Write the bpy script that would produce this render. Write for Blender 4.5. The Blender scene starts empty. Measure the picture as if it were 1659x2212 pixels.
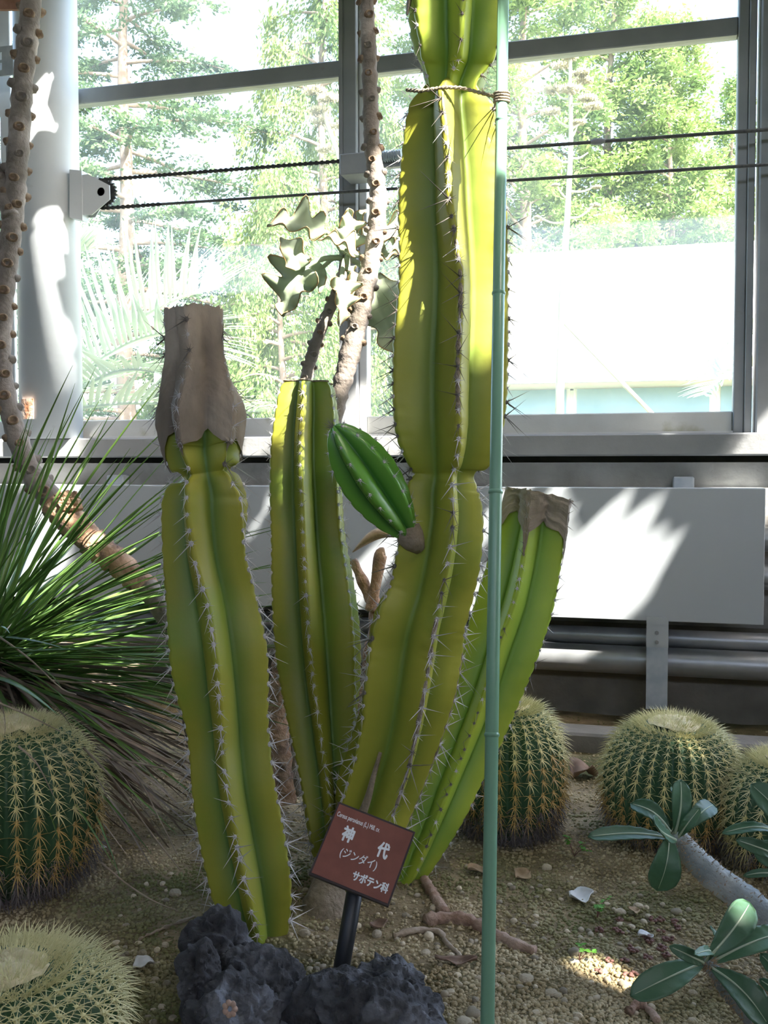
import bpy, math, random
import numpy as np
from mathutils import Vector, Matrix, noise, Quaternion

SC = bpy.context.scene
COL = SC.collection
RNG = np.random.default_rng(7)
random.seed(7)

# ------------------------------------------------------------------ camera
FPX, CXP, CYP = 2230.0, 829.5, 1106.0
YAW, PITCH, ROLL = math.radians(15.4), math.radians(-2.63), math.radians(-0.05)
CAM = np.array([0.0, 0.0, 0.95])


def nrm(v):
    v = np.asarray(v, float)
    return v / (np.linalg.norm(v) + 1e-12)


CF = np.array([-math.sin(YAW) * math.cos(PITCH), math.cos(YAW) * math.cos(PITCH), math.sin(PITCH)])
_r = np.array([math.cos(YAW), math.sin(YAW), 0.0])
_u = np.cross(_r, CF)
CR = math.cos(ROLL) * _r + math.sin(ROLL) * _u
CU = np.cross(CR, CF)
cd = bpy.data.cameras.new('camera')
cam = bpy.data.objects.new('camera', cd)
COL.objects.link(cam)
cam.matrix_world = Matrix(((CR[0], CU[0], -CF[0], CAM[0]), (CR[1], CU[1], -CF[1], CAM[1]),
                           (CR[2], CU[2], -CF[2], CAM[2]), (0, 0, 0, 1)))
cd.sensor_fit = 'VERTICAL'
cd.sensor_height = 24.0
cd.lens = 24.0 * FPX / 2212.0
cd.clip_end = 400
SC.camera = cam

# ------------------------------------------------------------------ sky, sun, exposure
SUN = nrm([0.60, -0.30, 0.74])          # towards the sun: high, to the right and behind the camera
SC.view_settings.view_transform = 'Standard'
SC.view_settings.look = 'None'
SC.view_settings.gamma = 1.0
SC.view_settings.use_curve_mapping = False
SC.view_settings.exposure = 1.15
world = bpy.data.worlds.new('sky')
SC.world = world
world.use_nodes = True
wn = world.node_tree
wn.nodes.clear()
_o = wn.nodes.new('ShaderNodeOutputWorld')
_b = wn.nodes.new('ShaderNodeBackground')
_s = wn.nodes.new('ShaderNodeTexSky')
_s.sky_type = 'NISHITA'
_s.sun_disc = False
_s.sun_elevation = math.asin(SUN[2])
_s.sun_rotation = math.atan2(SUN[0], SUN[1])
_s.dust_density = 4.0
_s.air_density = 1.0
_b.inputs['Strength'].default_value = 0.85
wn.links.new(_s.outputs[0], _b.inputs['Color'])
wn.links.new(_b.outputs[0], _o.inputs['Surface'])
sl = bpy.data.lights.new('sun', 'SUN')
sl.energy = 15.0
sl.angle = math.radians(0.6)
sl.color = (1.0, 0.95, 0.86)
so = bpy.data.objects.new('sun', sl)
COL.objects.link(so)
so.rotation_euler = Vector(SUN).to_track_quat('Z', 'Y').to_euler()


# ------------------------------------------------------------------ pixel helpers
def ray(px, py):
    return CF + CR * ((px - CXP) / FPX) + CU * ((CYP - py) / FPX)


def at(px, py, depth):
    return CAM + ray(px, py) * depth


def onz(px, py, z=0.0):
    d = ray(px, py)
    return CAM + d * ((z - CAM[2]) / d[2])


def ony(px, py, Y):
    d = ray(px, py)
    return CAM + d * ((Y - CAM[1]) / d[1])


def project(p):
    v = np.asarray(p) - CAM
    z = v @ CF
    return CXP + FPX * (v @ CR) / z, CYP - FPX * (v @ CU) / z, z


# ------------------------------------------------------------------ materials
MATS = {}


def mat(name, c1, c2=None, rough=0.6, scale=8.0, detail=4.0, bump=0.0, bscale=None, metal=0.0, lo=0.35, hi=0.65,
        attr=None, attr_col=None, rand=0.0, trans=0.0, spec=0.5, stretch=None, c3=None, c3scale=3.0, c3lo=0.55, c3hi=0.7,
        sss=0.0):
    m = bpy.data.materials.new(name)
    m.use_nodes = True
    nt = m.node_tree
    N, L = nt.nodes, nt.links
    b = N['Principled BSDF']
    b.inputs['Roughness'].default_value = rough
    b.inputs['Metallic'].default_value = metal
    b.inputs['Specular IOR Level'].default_value = spec
    tc = N.new('ShaderNodeTexCoord')
    vec = tc.outputs['Object']
    if stretch:
        mp = N.new('ShaderNodeMapping')
        mp.inputs['Scale'].default_value = stretch
        L.new(vec, mp.inputs['Vector'])
        vec = mp.outputs[0]
    nz = N.new('ShaderNodeTexNoise')
    nz.inputs['Scale'].default_value = scale
    nz.inputs['Detail'].default_value = detail
    L.new(vec, nz.inputs['Vector'])
    rp = N.new('ShaderNodeValToRGB')
    rp.color_ramp.elements[0].position = lo
    rp.color_ramp.elements[1].position = hi
    rp.color_ramp.elements[0].color = (*c1, 1)
    rp.color_ramp.elements[1].color = (*(c2 or c1), 1)
    L.new(nz.outputs[0], rp.inputs[0])
    col = rp.outputs[0]

    def mix(fac, a, bcol):
        mx = N.new('ShaderNodeMix')
        mx.data_type = 'RGBA'
        L.new(fac, mx.inputs[0])
        L.new(a, mx.inputs[6])
        if isinstance(bcol, tuple):
            mx.inputs[7].default_value = (*bcol, 1)
        else:
            L.new(bcol, mx.inputs[7])
        return mx.outputs[2]
    if attr:
        an = N.new('ShaderNodeAttribute')
        an.attribute_name = attr
        col = mix(an.outputs['Fac'], col, attr_col)
    if c3:
        n3 = N.new('ShaderNodeTexNoise')
        n3.inputs['Scale'].default_value = c3scale
        n3.inputs['Detail'].default_value = 6
        L.new(vec, n3.inputs['Vector'])
        r3 = N.new('ShaderNodeMapRange')
        r3.inputs[1].default_value = c3lo
        r3.inputs[2].default_value = c3hi
        L.new(n3.outputs[0], r3.inputs[0])
        col = mix(r3.outputs[0], col, c3)
    if rand:
        oi = N.new('ShaderNodeObjectInfo')
        hs = N.new('ShaderNodeHueSaturation')
        mr = N.new('ShaderNodeMapRange')
        mr.inputs[3].default_value = 1 - rand
        mr.inputs[4].default_value = 1 + rand
        L.new(oi.outputs['Random'], mr.inputs[0])
        L.new(mr.outputs[0], hs.inputs['Value'])
        L.new(col, hs.inputs['Color'])
        col = hs.outputs[0]
    L.new(col, b.inputs['Base Color'])
    if sss:
        b.inputs['Subsurface Weight'].default_value = sss
        b.inputs['Subsurface Radius'].default_value = (0.02, 0.02, 0.006)
        b.inputs['Subsurface Scale'].default_value = 1.0
    if bump:
        n2 = N.new('ShaderNodeTexNoise')
        n2.inputs['Scale'].default_value = bscale or scale * 3
        n2.inputs['Detail'].default_value = 5
        L.new(vec, n2.inputs['Vector'])
        bp = N.new('ShaderNodeBump')
        bp.inputs['Strength'].default_value = bump
        bp.inputs['Distance'].default_value = 0.01
        L.new(n2.outputs[0], bp.inputs['Height'])
        L.new(bp.outputs[0], b.inputs['Normal'])
    if trans:
        tr = N.new('ShaderNodeBsdfTranslucent')
        L.new(col, tr.inputs['Color'])
        ms = N.new('ShaderNodeMixShader')
        ms.inputs[0].default_value = trans
        L.new(b.outputs[0], ms.inputs[1])
        L.new(tr.outputs[0], ms.inputs[2])
        L.new(ms.outputs[0], N['Material Output'].inputs['Surface'])
    MATS[name] = m
    return m


def glass_mat(name, dirt=0.10):
    m = bpy.data.materials.new(name)
    m.use_nodes = True
    N, L = m.node_tree.nodes, m.node_tree.links
    N.remove(N['Principled BSDF'])
    tr = N.new('ShaderNodeBsdfTransparent')
    tr.inputs[0].default_value = (0.95, 0.98, 0.97, 1)
    gl = N.new('ShaderNodeBsdfGlossy')
    gl.inputs['Roughness'].default_value = 0.03
    df = N.new('ShaderNodeBsdfDiffuse')
    df.inputs[0].default_value = (0.80, 0.86, 0.88, 1)
    tl = N.new('ShaderNodeBsdfTranslucent')
    tl.inputs[0].default_value = (0.80, 0.86, 0.88, 1)
    dm = N.new('ShaderNodeMixShader')
    dm.inputs[0].default_value = 0.65
    L.new(df.outputs[0], dm.inputs[1])
    L.new(tl.outputs[0], dm.inputs[2])
    a = N.new('ShaderNodeMixShader')
    a.inputs[0].default_value = 0.035
    L.new(tr.outputs[0], a.inputs[1])
    L.new(gl.outputs[0], a.inputs[2])
    c = N.new('ShaderNodeMixShader')
    tc = N.new('ShaderNodeTexCoord')
    nz = N.new('ShaderNodeTexNoise')
    nz.inputs['Scale'].default_value = 1.3
    nz.inputs['Detail'].default_value = 8
    L.new(tc.outputs['Object'], nz.inputs['Vector'])
    mr = N.new('ShaderNodeMapRange')
    mr.inputs[1].default_value = 0.35
    mr.inputs[2].default_value = 0.75
    mr.inputs[3].default_value = dirt * 0.4
    mr.inputs[4].default_value = dirt * 2.4
    L.new(nz.outputs[0], mr.inputs[0])
    L.new(mr.outputs[0], c.inputs[0])
    L.new(a.outputs[0], c.inputs[1])
    L.new(dm.outputs[0], c.inputs[2])
    L.new(c.outputs[0], N['Material Output'].inputs['Surface'])
    return m


# ------------------------------------------------------------------ mesh building
class MB:
    def __init__(s):
        s.v, s.f, s.n, s.a = [], [], 0, []

    def add(s, v, f, a=None):
        v = np.asarray(v, float).reshape(-1, 3)
        s.v.append(v)
        n = s.n
        s.f += [tuple(i + n for i in q) for q in f]
        s.n += len(v)
        s.a.append(np.zeros(len(v)) if a is None else np.asarray(a, float))

    def box(s, lo, hi, bev=0.0):
        lo, hi = np.minimum(lo, hi).astype(float), np.maximum(lo, hi).astype(float)
        if bev <= 0:
            s.obox((lo + hi) / 2, (hi[0] - lo[0]) / 2 * np.array([1, 0, 0]), (hi[1] - lo[1]) / 2 * np.array([0, 1, 0]),
                   (hi[2] - lo[2]) / 2 * np.array([0, 0, 1]))
            return
        b = min(bev, *((hi - lo) * 0.45))
        x0, y0, z0 = lo
        x1, y1, z1 = hi
        vs = []
        for z, i in ((z0, b), (z0 + b, 0), (z1 - b, 0), (z1, b)):
            k = b - i
            X0, X1, Y0, Y1 = x0 + i, x1 - i, y0 + i, y1 - i
            c = b
            vs += [(X0 + k, Y0, z), (X1 - k, Y0, z), (X1, Y0 + k, z), (X1, Y1 - k, z), (X1 - k, Y1, z), (X0 + k, Y1, z),
                   (X0, Y1 - k, z), (X0, Y0 + k, z)]
        fs = [tuple(range(7, -1, -1)), tuple(range(24, 32))]
        for r in range(3):
            for i in range(8):
                j = (i + 1) % 8
                fs.append((r * 8 + i, r * 8 + j, r * 8 + 8 + j, r * 8 + 8 + i))
        s.add(vs, fs)

    def obox(s, c, ax, ay, az):
        c, ax, ay, az = map(np.asarray, (c, ax, ay, az))
        vs = [c + i * ax + j * ay + k * az for k in (-1, 1) for j in (-1, 1) for i in (-1, 1)]
        s.add(vs, [(0, 2, 3, 1), (4, 5, 7, 6), (0, 1, 5, 4), (2, 6, 7, 3), (0, 4, 6, 2), (1, 3, 7, 5)])

    def tube(s, pts, rad, n=8, cap=True, a=None, ref=None, flat=None):
        pts = np.asarray(pts, float)
        k = len(pts)
        rad = np.broadcast_to(np.asarray(rad, float), (k,))
        t = np.gradient(pts, axis=0)
        t /= np.linalg.norm(t, axis=1)[:, None] + 1e-12
        x = np.array([0., 0, 1]) if ref is None else np.asarray(ref, float)
        if abs(t[0] @ x) > 0.9:
            x = np.array([1., 0, 0])
        ang = np.arange(n) / n * 2 * math.pi
        vs = []
        for i in range(k):
            x = nrm(x - t[i] * (x @ t[i]))
            y = np.cross(t[i], x)
            fl = 1.0 if flat is None else flat
            vs.append(pts[i] + rad[i] * (np.cos(ang)[:, None] * x + np.sin(ang)[:, None] * y * fl))
        vs = np.concatenate(vs)
        fs = [(r * n + i, r * n + (i + 1) % n, (r + 1) * n + (i + 1) % n, (r + 1) * n + i)
              for r in range(k - 1) for i in range(n)]
        if cap:
            fs += [tuple(range(n - 1, -1, -1)), tuple((k - 1) * n + i for i in range(n))]
        s.add(vs, fs, None if a is None else np.repeat(np.broadcast_to(a, (k,)), n))

    def spike(s, p, d, ln, r, n=3, bend=None, seg=1):
        """thin tapering spine from p along d"""
        p, d = np.asarray(p, float), nrm(d)
        x = nrm(np.cross(d, [0.3, 0.5, 0.81]))
        y = np.cross(d, x)
        vs, fs = [], []
        for q in range(seg):
            u = q / seg
            c = p + d * ln * u + (np.asarray(bend) * u * u if bend is not None else 0)
            for i in range(n):
                a_ = 2 * math.pi * i / n
                vs.append(c + r * (1 - u * 0.8) * (math.cos(a_) * x + math.sin(a_) * y))
        vs.append(p + d * ln + (np.asarray(bend) if bend is not None else 0))
        for q in range(seg - 1):
            for i in range(n):
                j = (i + 1) % n
                fs.append((q * n + i, q * n + j, q * n + n + j, q * n + n + i))
        o = (seg - 1) * n
        fs += [(o + i, o + (i + 1) % n, seg * n) for i in range(n)]
        s.add(vs, fs)

    def lathe(s, prof, n=24, c=(0, 0, 0), ax=(0, 0, 1), cap=True):
        ax = nrm(ax)
        x = nrm(np.cross(ax, [0.2, 0.9, 0.31]))
        y = np.cross(ax, x)
        ang = np.arange(n) / n * 2 * math.pi
        vs = np.concatenate([np.asarray(c) + ax * z + r * (np.cos(ang)[:, None] * x + np.sin(ang)[:, None] * y)
                             for r, z in prof])
        k = len(prof)
        fs = [(q * n + i, q * n + (i + 1) % n, (q + 1) * n + (i + 1) % n, (q + 1) * n + i)
              for q in range(k - 1) for i in range(n)]
        if cap:
            fs += [tuple(range(n - 1, -1, -1)), tuple((k - 1) * n + i for i in range(n))]
        s.add(vs, fs)

    def grid(s, P, a=None):
        P = np.asarray(P)
        r, c = P.shape[:2]
        fs = [(i * c + j, i * c + j + 1, (i + 1) * c + j + 1, (i + 1) * c + j) for i in range(r - 1) for j in range(c - 1)]
        s.add(P.reshape(-1, 3), fs, None if a is None else np.asarray(a).reshape(-1))

    def ball(s, c, r, n=8, m=6, sc=(1, 1, 1)):
        vs, fs = [], []
        for i in range(m + 1):
            a = math.pi * i / m
            for j in range(n):
                b = 2 * math.pi * j / n
                vs.append((c[0] + r * sc[0] * math.sin(a) * math.cos(b), c[1] + r * sc[1] * math.sin(a) * math.sin(b),
                           c[2] + r * sc[2] * math.cos(a)))
        for i in range(m):
            for j in range(n):
                fs.append((i * n + j, (i + 1) * n + j, (i + 1) * n + (j + 1) % n, i * n + (j + 1) % n))
        s.add(vs, fs)

    def mesh(s, name, material, off=(0, 0, 0), smooth=False, attr=None):
        me = bpy.data.meshes.new(name)
        V = np.concatenate(s.v) - np.asarray(off, float)
        me.from_pydata(V.tolist(), [], s.f)
        if smooth:
            me.shade_smooth()
        if attr:
            at_ = me.attributes.new(attr, 'FLOAT', 'POINT')
            at_.data.foreach_set('value', np.concatenate(s.a).astype(np.float32))
        me.materials.append(material)
        me.update()
        return me


def obj(name, me, parent=None, matrix=None):
    o = bpy.data.objects.new(name, me)
    COL.objects.link(o)
    if parent is not None:
        o.parent = parent
    if matrix is not None:
        o.matrix_local = matrix
    return o


def tag(o, label=None, cat=None, group=None, kind=None):
    if label:
        o['label'] = label
    if cat:
        o['category'] = cat
    if group:
        o['group'] = group
    if kind:
        o['kind'] = kind
    return o


class Thing:
    """An Empty at the base of a thing; parts are given in world space and stored relative to it."""

    def __init__(s, name, label, cat, base, group=None, kind=None):
        s.base = np.asarray(base, float)
        s.o = bpy.data.objects.new(name, None)
        s.o.empty_display_size = 0.05
        COL.objects.link(s.o)
        s.o.location = s.base
        tag(s.o, label, cat, group, kind)

    def part(s, name, mb, material, parent=None, smooth=False, attr=None, kind=None, label=None):
        o = obj(name, mb.mesh(name, material, s.base, smooth, attr), parent or s.o)
        return tag(o, label=label, kind=kind)

    def put(s, name, me, M, parent=None):
        M = M.copy()
        M.translation = M.translation - Vector(s.base)
        return obj(name, me, parent or s.o, M)


def single(name, mb, material, label, cat, group=None, smooth=False, attr=None, kind=None, base=None):
    V = np.concatenate(mb.v)
    b = np.array([V[:, 0].mean(), V[:, 1].mean(), V[:, 2].min()]) if base is None else np.asarray(base, float)
    o = obj(name, mb.mesh(name, material, b, smooth, attr))
    o.location = b
    return tag(o, label, cat, group, kind)


def struct(name, mb, material, parent=None, smooth=False, attr=None):
    o = obj(name, mb.mesh(name, material, (0, 0, 0), smooth, attr), parent)
    if parent is None:
        o['kind'] = 'structure'
    return o


def frame(p, z, up=(0, 0, 1), scale=1.0, spin=0.0):
    """matrix at p whose local z points along z and local y as near as can be to up"""
    z = Vector(nrm(z))
    y = Vector(nrm(up))
    y = y - z * y.dot(z)
    if y.length < 1e-4:
        y = Vector((1, 0, 0)) - z * z.x
    y.normalize()
    x = y.cross(z)
    M = Matrix(((x.x, y.x, z.x, p[0]), (x.y, y.y, z.y, p[1]), (x.z, y.z, z.z, p[2]), (0, 0, 0, 1)))
    return M @ Matrix.Rotation(spin, 4, 'Z') @ Matrix.Diagonal((scale, scale, scale, 1)) if np.isscalar(scale) else \
        M @ Matrix.Rotation(spin, 4, 'Z') @ Matrix.Diagonal((*scale, 1))


def fbm(p, octv=4, H=0.55):
    a, s, f = 0.0, 1.0, 1.0
    for _ in range(octv):
        a += s * noise.noise(Vector((p[0] * f, p[1] * f, p[2] * f)))
        s *= H
        f *= 2.03
    return a


def smoothpath(keys, n):
    """Catmull-Rom resampling of key rows (any number of columns)"""
    K = np.asarray(keys, float)
    k = len(K)
    out = []
    for u in np.linspace(0, k - 1, n):
        i = min(int(u), k - 2)
        t = u - i
        p0, p1, p2, p3 = K[max(i - 1, 0)], K[i], K[i + 1], K[min(i + 2, k - 1)]
        out.append(0.5 * (2 * p1 + (p2 - p0) * t + (2 * p0 - 5 * p1 + 4 * p2 - p3) * t * t + (3 * p1 - p0 - 3 * p2 + p3) * t ** 3))
    return np.array(out)
# ------------------------------------------------------------------ palette
M_concrete = mat('concrete', (0.25, 0.24, 0.225), (0.40, 0.39, 0.365), 0.9, 5, 8, 0.25, 60, c3=(0.12, 0.12, 0.115), c3scale=2.6, c3lo=0.52, c3hi=0.68)
M_concrete2 = mat('ledge_concrete', (0.24, 0.25, 0.255), (0.34, 0.34, 0.335), 0.85, 3, 6, 0.15, 50, c3=(0.2, 0.2, 0.2), c3scale=1.5, c3lo=0.55, c3hi=0.75)
M_dark_concrete = mat('low_wall_concrete', (0.13, 0.12, 0.10), (0.20, 0.18, 0.15), 0.95, 6, 6, 0.3, 50)
M_kerb = mat('kerb_concrete', (0.16, 0.15, 0.13), (0.22, 0.20, 0.18), 0.9, 8, 6, 0.2, 60)
M_groove = mat('groove', (0.08, 0.08, 0.075), (0.13, 0.13, 0.12), 0.9, 8)
M_column = mat('column_paint', (0.50, 0.54, 0.57), (0.58, 0.61, 0.63), 0.5, 2.5, 6, 0.04, 30, c3=(0.36, 0.38, 0.40), c3scale=6, c3lo=0.64, c3hi=0.74)
M_alu = mat('window_metal', (0.23, 0.24, 0.25), (0.29, 0.295, 0.30), 0.5, 6, 4, 0.05, 80, c3=(0.2, 0.19, 0.17), c3scale=14, c3lo=0.66, c3hi=0.78)
M_alu_light = mat('window_metal_light', (0.55, 0.55, 0.55), (0.64, 0.64, 0.63), 0.5, 6)
M_moss = mat('bottom_rail_metal', (0.52, 0.52, 0.49), (0.60, 0.60, 0.57), 0.6, 6, 4, 0.05, 80, c3=(0.22, 0.20, 0.03), c3scale=3.2, c3lo=0.56, c3hi=0.66)
M_cover = mat('cover_paint', (0.40, 0.43, 0.455), (0.43, 0.46, 0.485), 0.45, 2)
M_galv = mat('galvanised', (0.36, 0.41, 0.47), (0.50, 0.54, 0.58), 0.5, 14, 3, metal=0.3)
M_pipe = mat('pipe_metal', (0.30, 0.31, 0.32), (0.38, 0.39, 0.40), 0.38, 10, metal=0.55)
M_black = mat('chain_black', (0.012, 0.012, 0.012), (0.03, 0.03, 0.028), 0.6, 40)
M_cable = mat('cable', (0.05, 0.05, 0.05), (0.10, 0.10, 0.09), 0.55, 60)
M_rust = mat('rust', (0.35, 0.12, 0.03), (0.62, 0.55, 0.48), 0.8, 22, 6, 0.4, 60)
M_rustdark = mat('rust_dark', (0.16, 0.07, 0.04), (0.28, 0.15, 0.10), 0.85, 14, 6, 0.3, 60)
M_glass = glass_mat('dusty_glass', 0.045)
M_soil = mat('soil', (0.14, 0.10, 0.05), (0.29, 0.22, 0.12), 0.95, 9, 8, 0.8, 90, c3=(0.07, 0.075, 0.018), c3scale=2.1, c3lo=0.5, c3hi=0.66)
M_grit = mat('grit', (0.30, 0.23, 0.12), (0.48, 0.40, 0.25), 0.9, 9, 3, c3=(0.14, 0.15, 0.05), c3scale=1.7, c3lo=0.48, c3hi=0.62)
M_pebble = mat('pebble', (0.32, 0.26, 0.17), (0.52, 0.45, 0.34), 0.85, 18, 5, 0.3, 90, rand=0.45)

YW = 4.00      # inner face of the low wall under the glazing
YF = 4.13      # inner face of the window frames


def rect(x0, y0, x1, y1, Y):
    """wall-aligned rectangle in plane Y from two opposite pixel corners"""
    a, b = ony(x0, y0, Y), ony(x1, y1, Y)
    return min(a[0], b[0]), max(a[0], b[0]), min(a[2], b[2]), max(a[2], b[2])


def zat(px, py, Y):
    return ony(px, py, Y)[2]


# ------------------------------------------------------------------ ground
def gz(x, y):
    return 0.018 * noise.noise(Vector((x * 2.2, y * 2.2, 0.3))) + 0.006 * noise.noise(Vector((x * 9, y * 9, 4.3)))


def onground(px, py, lift=0.0):
    p = onz(px, py, 0.0)
    for _ in range(3):
        p = onz(px, py, gz(p[0], p[1]))
    p[2] += lift
    return p


g = MB()
xs = np.concatenate([np.linspace(-7, -2.6, 8), np.linspace(-2.4, 2.8, 110), np.linspace(3.1, 8, 8)])
ys = np.concatenate([np.linspace(-5, 0.9, 8), np.linspace(1.1, YW + 0.05, 70)])
g.grid([[(x, y, gz(x, y)) for x in xs] for y in ys])
g.f = [q[::-1] for q in g.f] if False else g.f
floor = struct('floor', g, M_soil, smooth=True)

# outdoor ground
og = MB()
og.box((-90, 4.45, -0.6), (90, 160, -0.5))
M_lawn = mat('outdoor_ground', (0.10, 0.13, 0.04), (0.22, 0.20, 0.11), 0.95, 0.7, 8)
outdoor = struct('floor_outdoor', og, M_lawn)

# ------------------------------------------------------------------ low wall, ledge, kerb
Z_ledge = zat(1300, 937, YW - 0.05)
Z_ledge0 = zat(1300, 985, YW - 0.05)
Z_gr0 = zat(1300, 999, YW)
XL, XR = -6.5, 4.5
w = MB()
w.box((XL, YW, -0.6), (XR, YW + 0.42, Z_gr0))
wall_back = struct('wall_back', w, M_concrete)
w = MB(); w.box((XL, YW + 0.06, Z_gr0), (XR, YW + 0.42, Z_ledge0))
struct('trim_1', w, M_groove)
w = MB(); w.box((XL, YW - 0.05, Z_ledge0), (XR, YW + 0.42, Z_ledge), 0.006)
struct('trim_2', w, M_concrete2)
w = MB(); w.box((XL, YW - 0.012, -0.3), (XR, YW + 0.002, zat(1500, 1352, YW)))
struct('wall_back_base', w, M_dark_concrete)
kb = onz(1500, 1648, 0)[1]
w = MB(); w.box((-1.2, kb, -0.2), (XR, kb + 0.13, 0.07), 0.008)
struct('trim_3', w, M_kerb)

# ------------------------------------------------------------------ windows
Ztop = 3.4
zt0, zt1 = zat(450, 200, YF), zat(450, 163, YF)          # transom
zt0r, zt1r = zat(1340, 96, YF), zat(1340, 60, YF)
zt0, zt1 = (zt0 + zt0r) / 2, (zt1 + zt1r) / 2
zb0, zb1 = Z_ledge, zat(1250, 893, YF)                   # bottom rail
xm0, xm1, xm2 = ony(741, 300, YF)[0], ony(775, 300, YF)[0], ony(792, 300, YF)[0]
xr0, xr1 = ony(1590, 400, YF)[0], ony(1632, 400, YF)[0]
xc0 = ony(-330, 400, YF)[0]
DEP = 0.06


def window(name, x0, x1, lo_light):
    root = bpy.data.objects.new(name, None)
    COL.objects.link(root)
    root['kind'] = 'structure'
    m = MB(); m.box((x0, YF, zt0), (x1, YF + DEP, zt1), 0.004)
    struct('transom', m, M_alu, root)
    m = MB(); m.box((x0, YF, zb0), (x1, YF + DEP, zb1), 0.004)
    struct('bottom_rail', m, M_moss, root)
    m = MB(); m.box((x0, YF - 0.02, zb0), (x1, YF, zb0 + 0.012))
    struct('sill_strip', m, M_alu_light, root)
    for za, zb in ((zb1, zt0), (zt1, Ztop)):
        m = MB(); m.box((x0, YF + 0.025, za), (x1, YF + 0.031, zb))
        struct('pane', m, M_glass, root)
    return root


window('window_1', xc0, xm0, 0)
w2 = window('window_2', xm2, xr0, 0)
m = MB(); m.box((xm0, YF - 0.035, Z_ledge), (xm1, YF + 0.08, Ztop), 0.004)
m.box((xm0 - 0.004, YF - 0.045, Z_ledge), (xm0 + 0.012, YF - 0.03, Ztop))
struct('trim_4', m, M_alu)
m = MB(); m.box((xm1, YF, Z_ledge), (xm2, YF + 0.06, Ztop), 0.003)
struct('trim_5', m, M_alu_light)
m = MB(); m.box((xr0, YF - 0.02, Z_ledge), (xr1 - 0.03, YF + 0.08, Ztop), 0.004)
m.box((xr1 - 0.03, YF - 0.035, Z_ledge), (xr1 - 0.004, YF + 0.08, Ztop), 0.003)
struct('trim_6', m, M_alu)
xq = ony(1637, 400, YF)[0]
m = MB(); m.box((xq, YF - 0.06, Z_ledge - 0.002), (xq + 0.30, YF + 0.12, Ztop), 0.006)
struct('trim_7', m, M_alu)
m = MB(); m.box((xq + 0.3, YF, zb0), (4.5, YF + DEP, zb1), 0.004)
struct('trim_8', m, M_moss)
# top plate of the glazing and the far left strip
m = MB(); m.box((XL, YF - 0.04, Ztop), (XR, YF + 0.1, Ztop + 0.12))
struct('trim_9', m, M_alu)
xl0, xl1 = ony(6, 300, YF)[0], ony(30, 300, YF)[0]
m = MB(); m.box((xl0, YF - 0.02, Z_ledge), (xl1, YF, Ztop), 0.003)
struct('trim_10', m, M_alu_light)

# ------------------------------------------------------------------ steel column
colY = YF - 0.13
pc = ony(103, 400, colY)
CRAD = 0.134
m = MB(); m.lathe([(CRAD, Z_ledge), (CRAD, Ztop + 0.3)], 48, (pc[0], colY, 0))
t = Thing('steel_column', 'thick round pale grey steel column beside the window', 'column', (pc[0], colY, Z_ledge))
t.part('shaft', m, M_column, smooth=True)
m = MB()
ra, rb = ony(40, 862, colY - CRAD), ony(77, 905, colY - CRAD)
for q in range(6):
    a0 = math.radians(-118 + q * 5)
    a1 = math.radians(-118 + q * 5 + 5)
    v = [(pc[0] + (CRAD + e) * math.cos(a), colY + (CRAD + e) * math.sin(a), z) for e in (0.0005, 0.006) for a in (a0, a1) for z in (rb[2], ra[2])]
    m.add(v, [(0, 1, 3, 2), (4, 6, 7, 5), (0, 2, 6, 4), (1, 5, 7, 3), (0, 4, 5, 1), (2, 3, 7, 6)])
t.part('rust_plate', m, M_rust, label='rusty plate at the foot of the column')
# rusty flange at the very top left
m = MB()
a, b = at(-40, -25, 3.6), at(52, 32, 3.6)
m.obox((a + b) / 2, CR * 0.075, CU * 0.030 + CR * -0.02, CF * 0.006)
fl = single('rusty_flange', m, M_rustdark, 'rust brown steel flange bolted beside the pale column', 'flange', base=(a + b) / 2)

# perforated plate left of the column
m = MB()
Yp = colY - CRAD * 0.2
x0, x1, z0, z1 = rect(-150, 182, 46, 95, Yp)
# plate with slot holes: built from strips around the openings
bars_z = [z0, z0 + .2 * (z1 - z0), z0 + .45 * (z1 - z0), z0 + .55 * (z1 - z0), z0 + .8 * (z1 - z0), z1]
sx = ony(4, 130, Yp)[0]
s0 = ony(-18, 130, Yp)[0]
m.box((sx, Yp, z0), (x1, Yp + 0.008, z1))
m.box((x0, Yp, z0), (s0, Yp + 0.008, z1))
for i in (0, 2, 4):
    m.box((s0, Yp, bars_z[i]), (sx, Yp + 0.008, bars_z[i + 1]))
pl = Thing('slotted_bracket', 'grey slotted steel bracket plate fixed to the column side', 'bracket', (x1, Yp, z0))
pl.part('plate', m, M_galv)
m = MB(); q = ony(25, 118, Yp); m.lathe([(0.009, -0.004), (0.009, 0.002)], 12, (q[0], Yp - 0.003, q[2]), (0, 1, 0))
pl.part('bolt', m, M_alu_light)

# ------------------------------------------------------------------ sprocket bracket, chain, cables
YC = colY - 0.02
br = Thing('sprocket_bracket', 'pale grey chain sprocket bracket welded to the column', 'bracket', ony(190, 420, YC))
m = MB()


def prism(m, pix, Y, th):
    a = [ony(x, y, Y) for x, y in pix]
    k = len(a)
    v = a + [p + np.array([0, th, 0]) for p in a]
    m.add(v, [tuple(range(k)), tuple(range(2 * k - 1, k - 1, -1))] + [(i, i + k, (i + 1) % k + k, (i + 1) % k) for i in range(k)])


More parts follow.
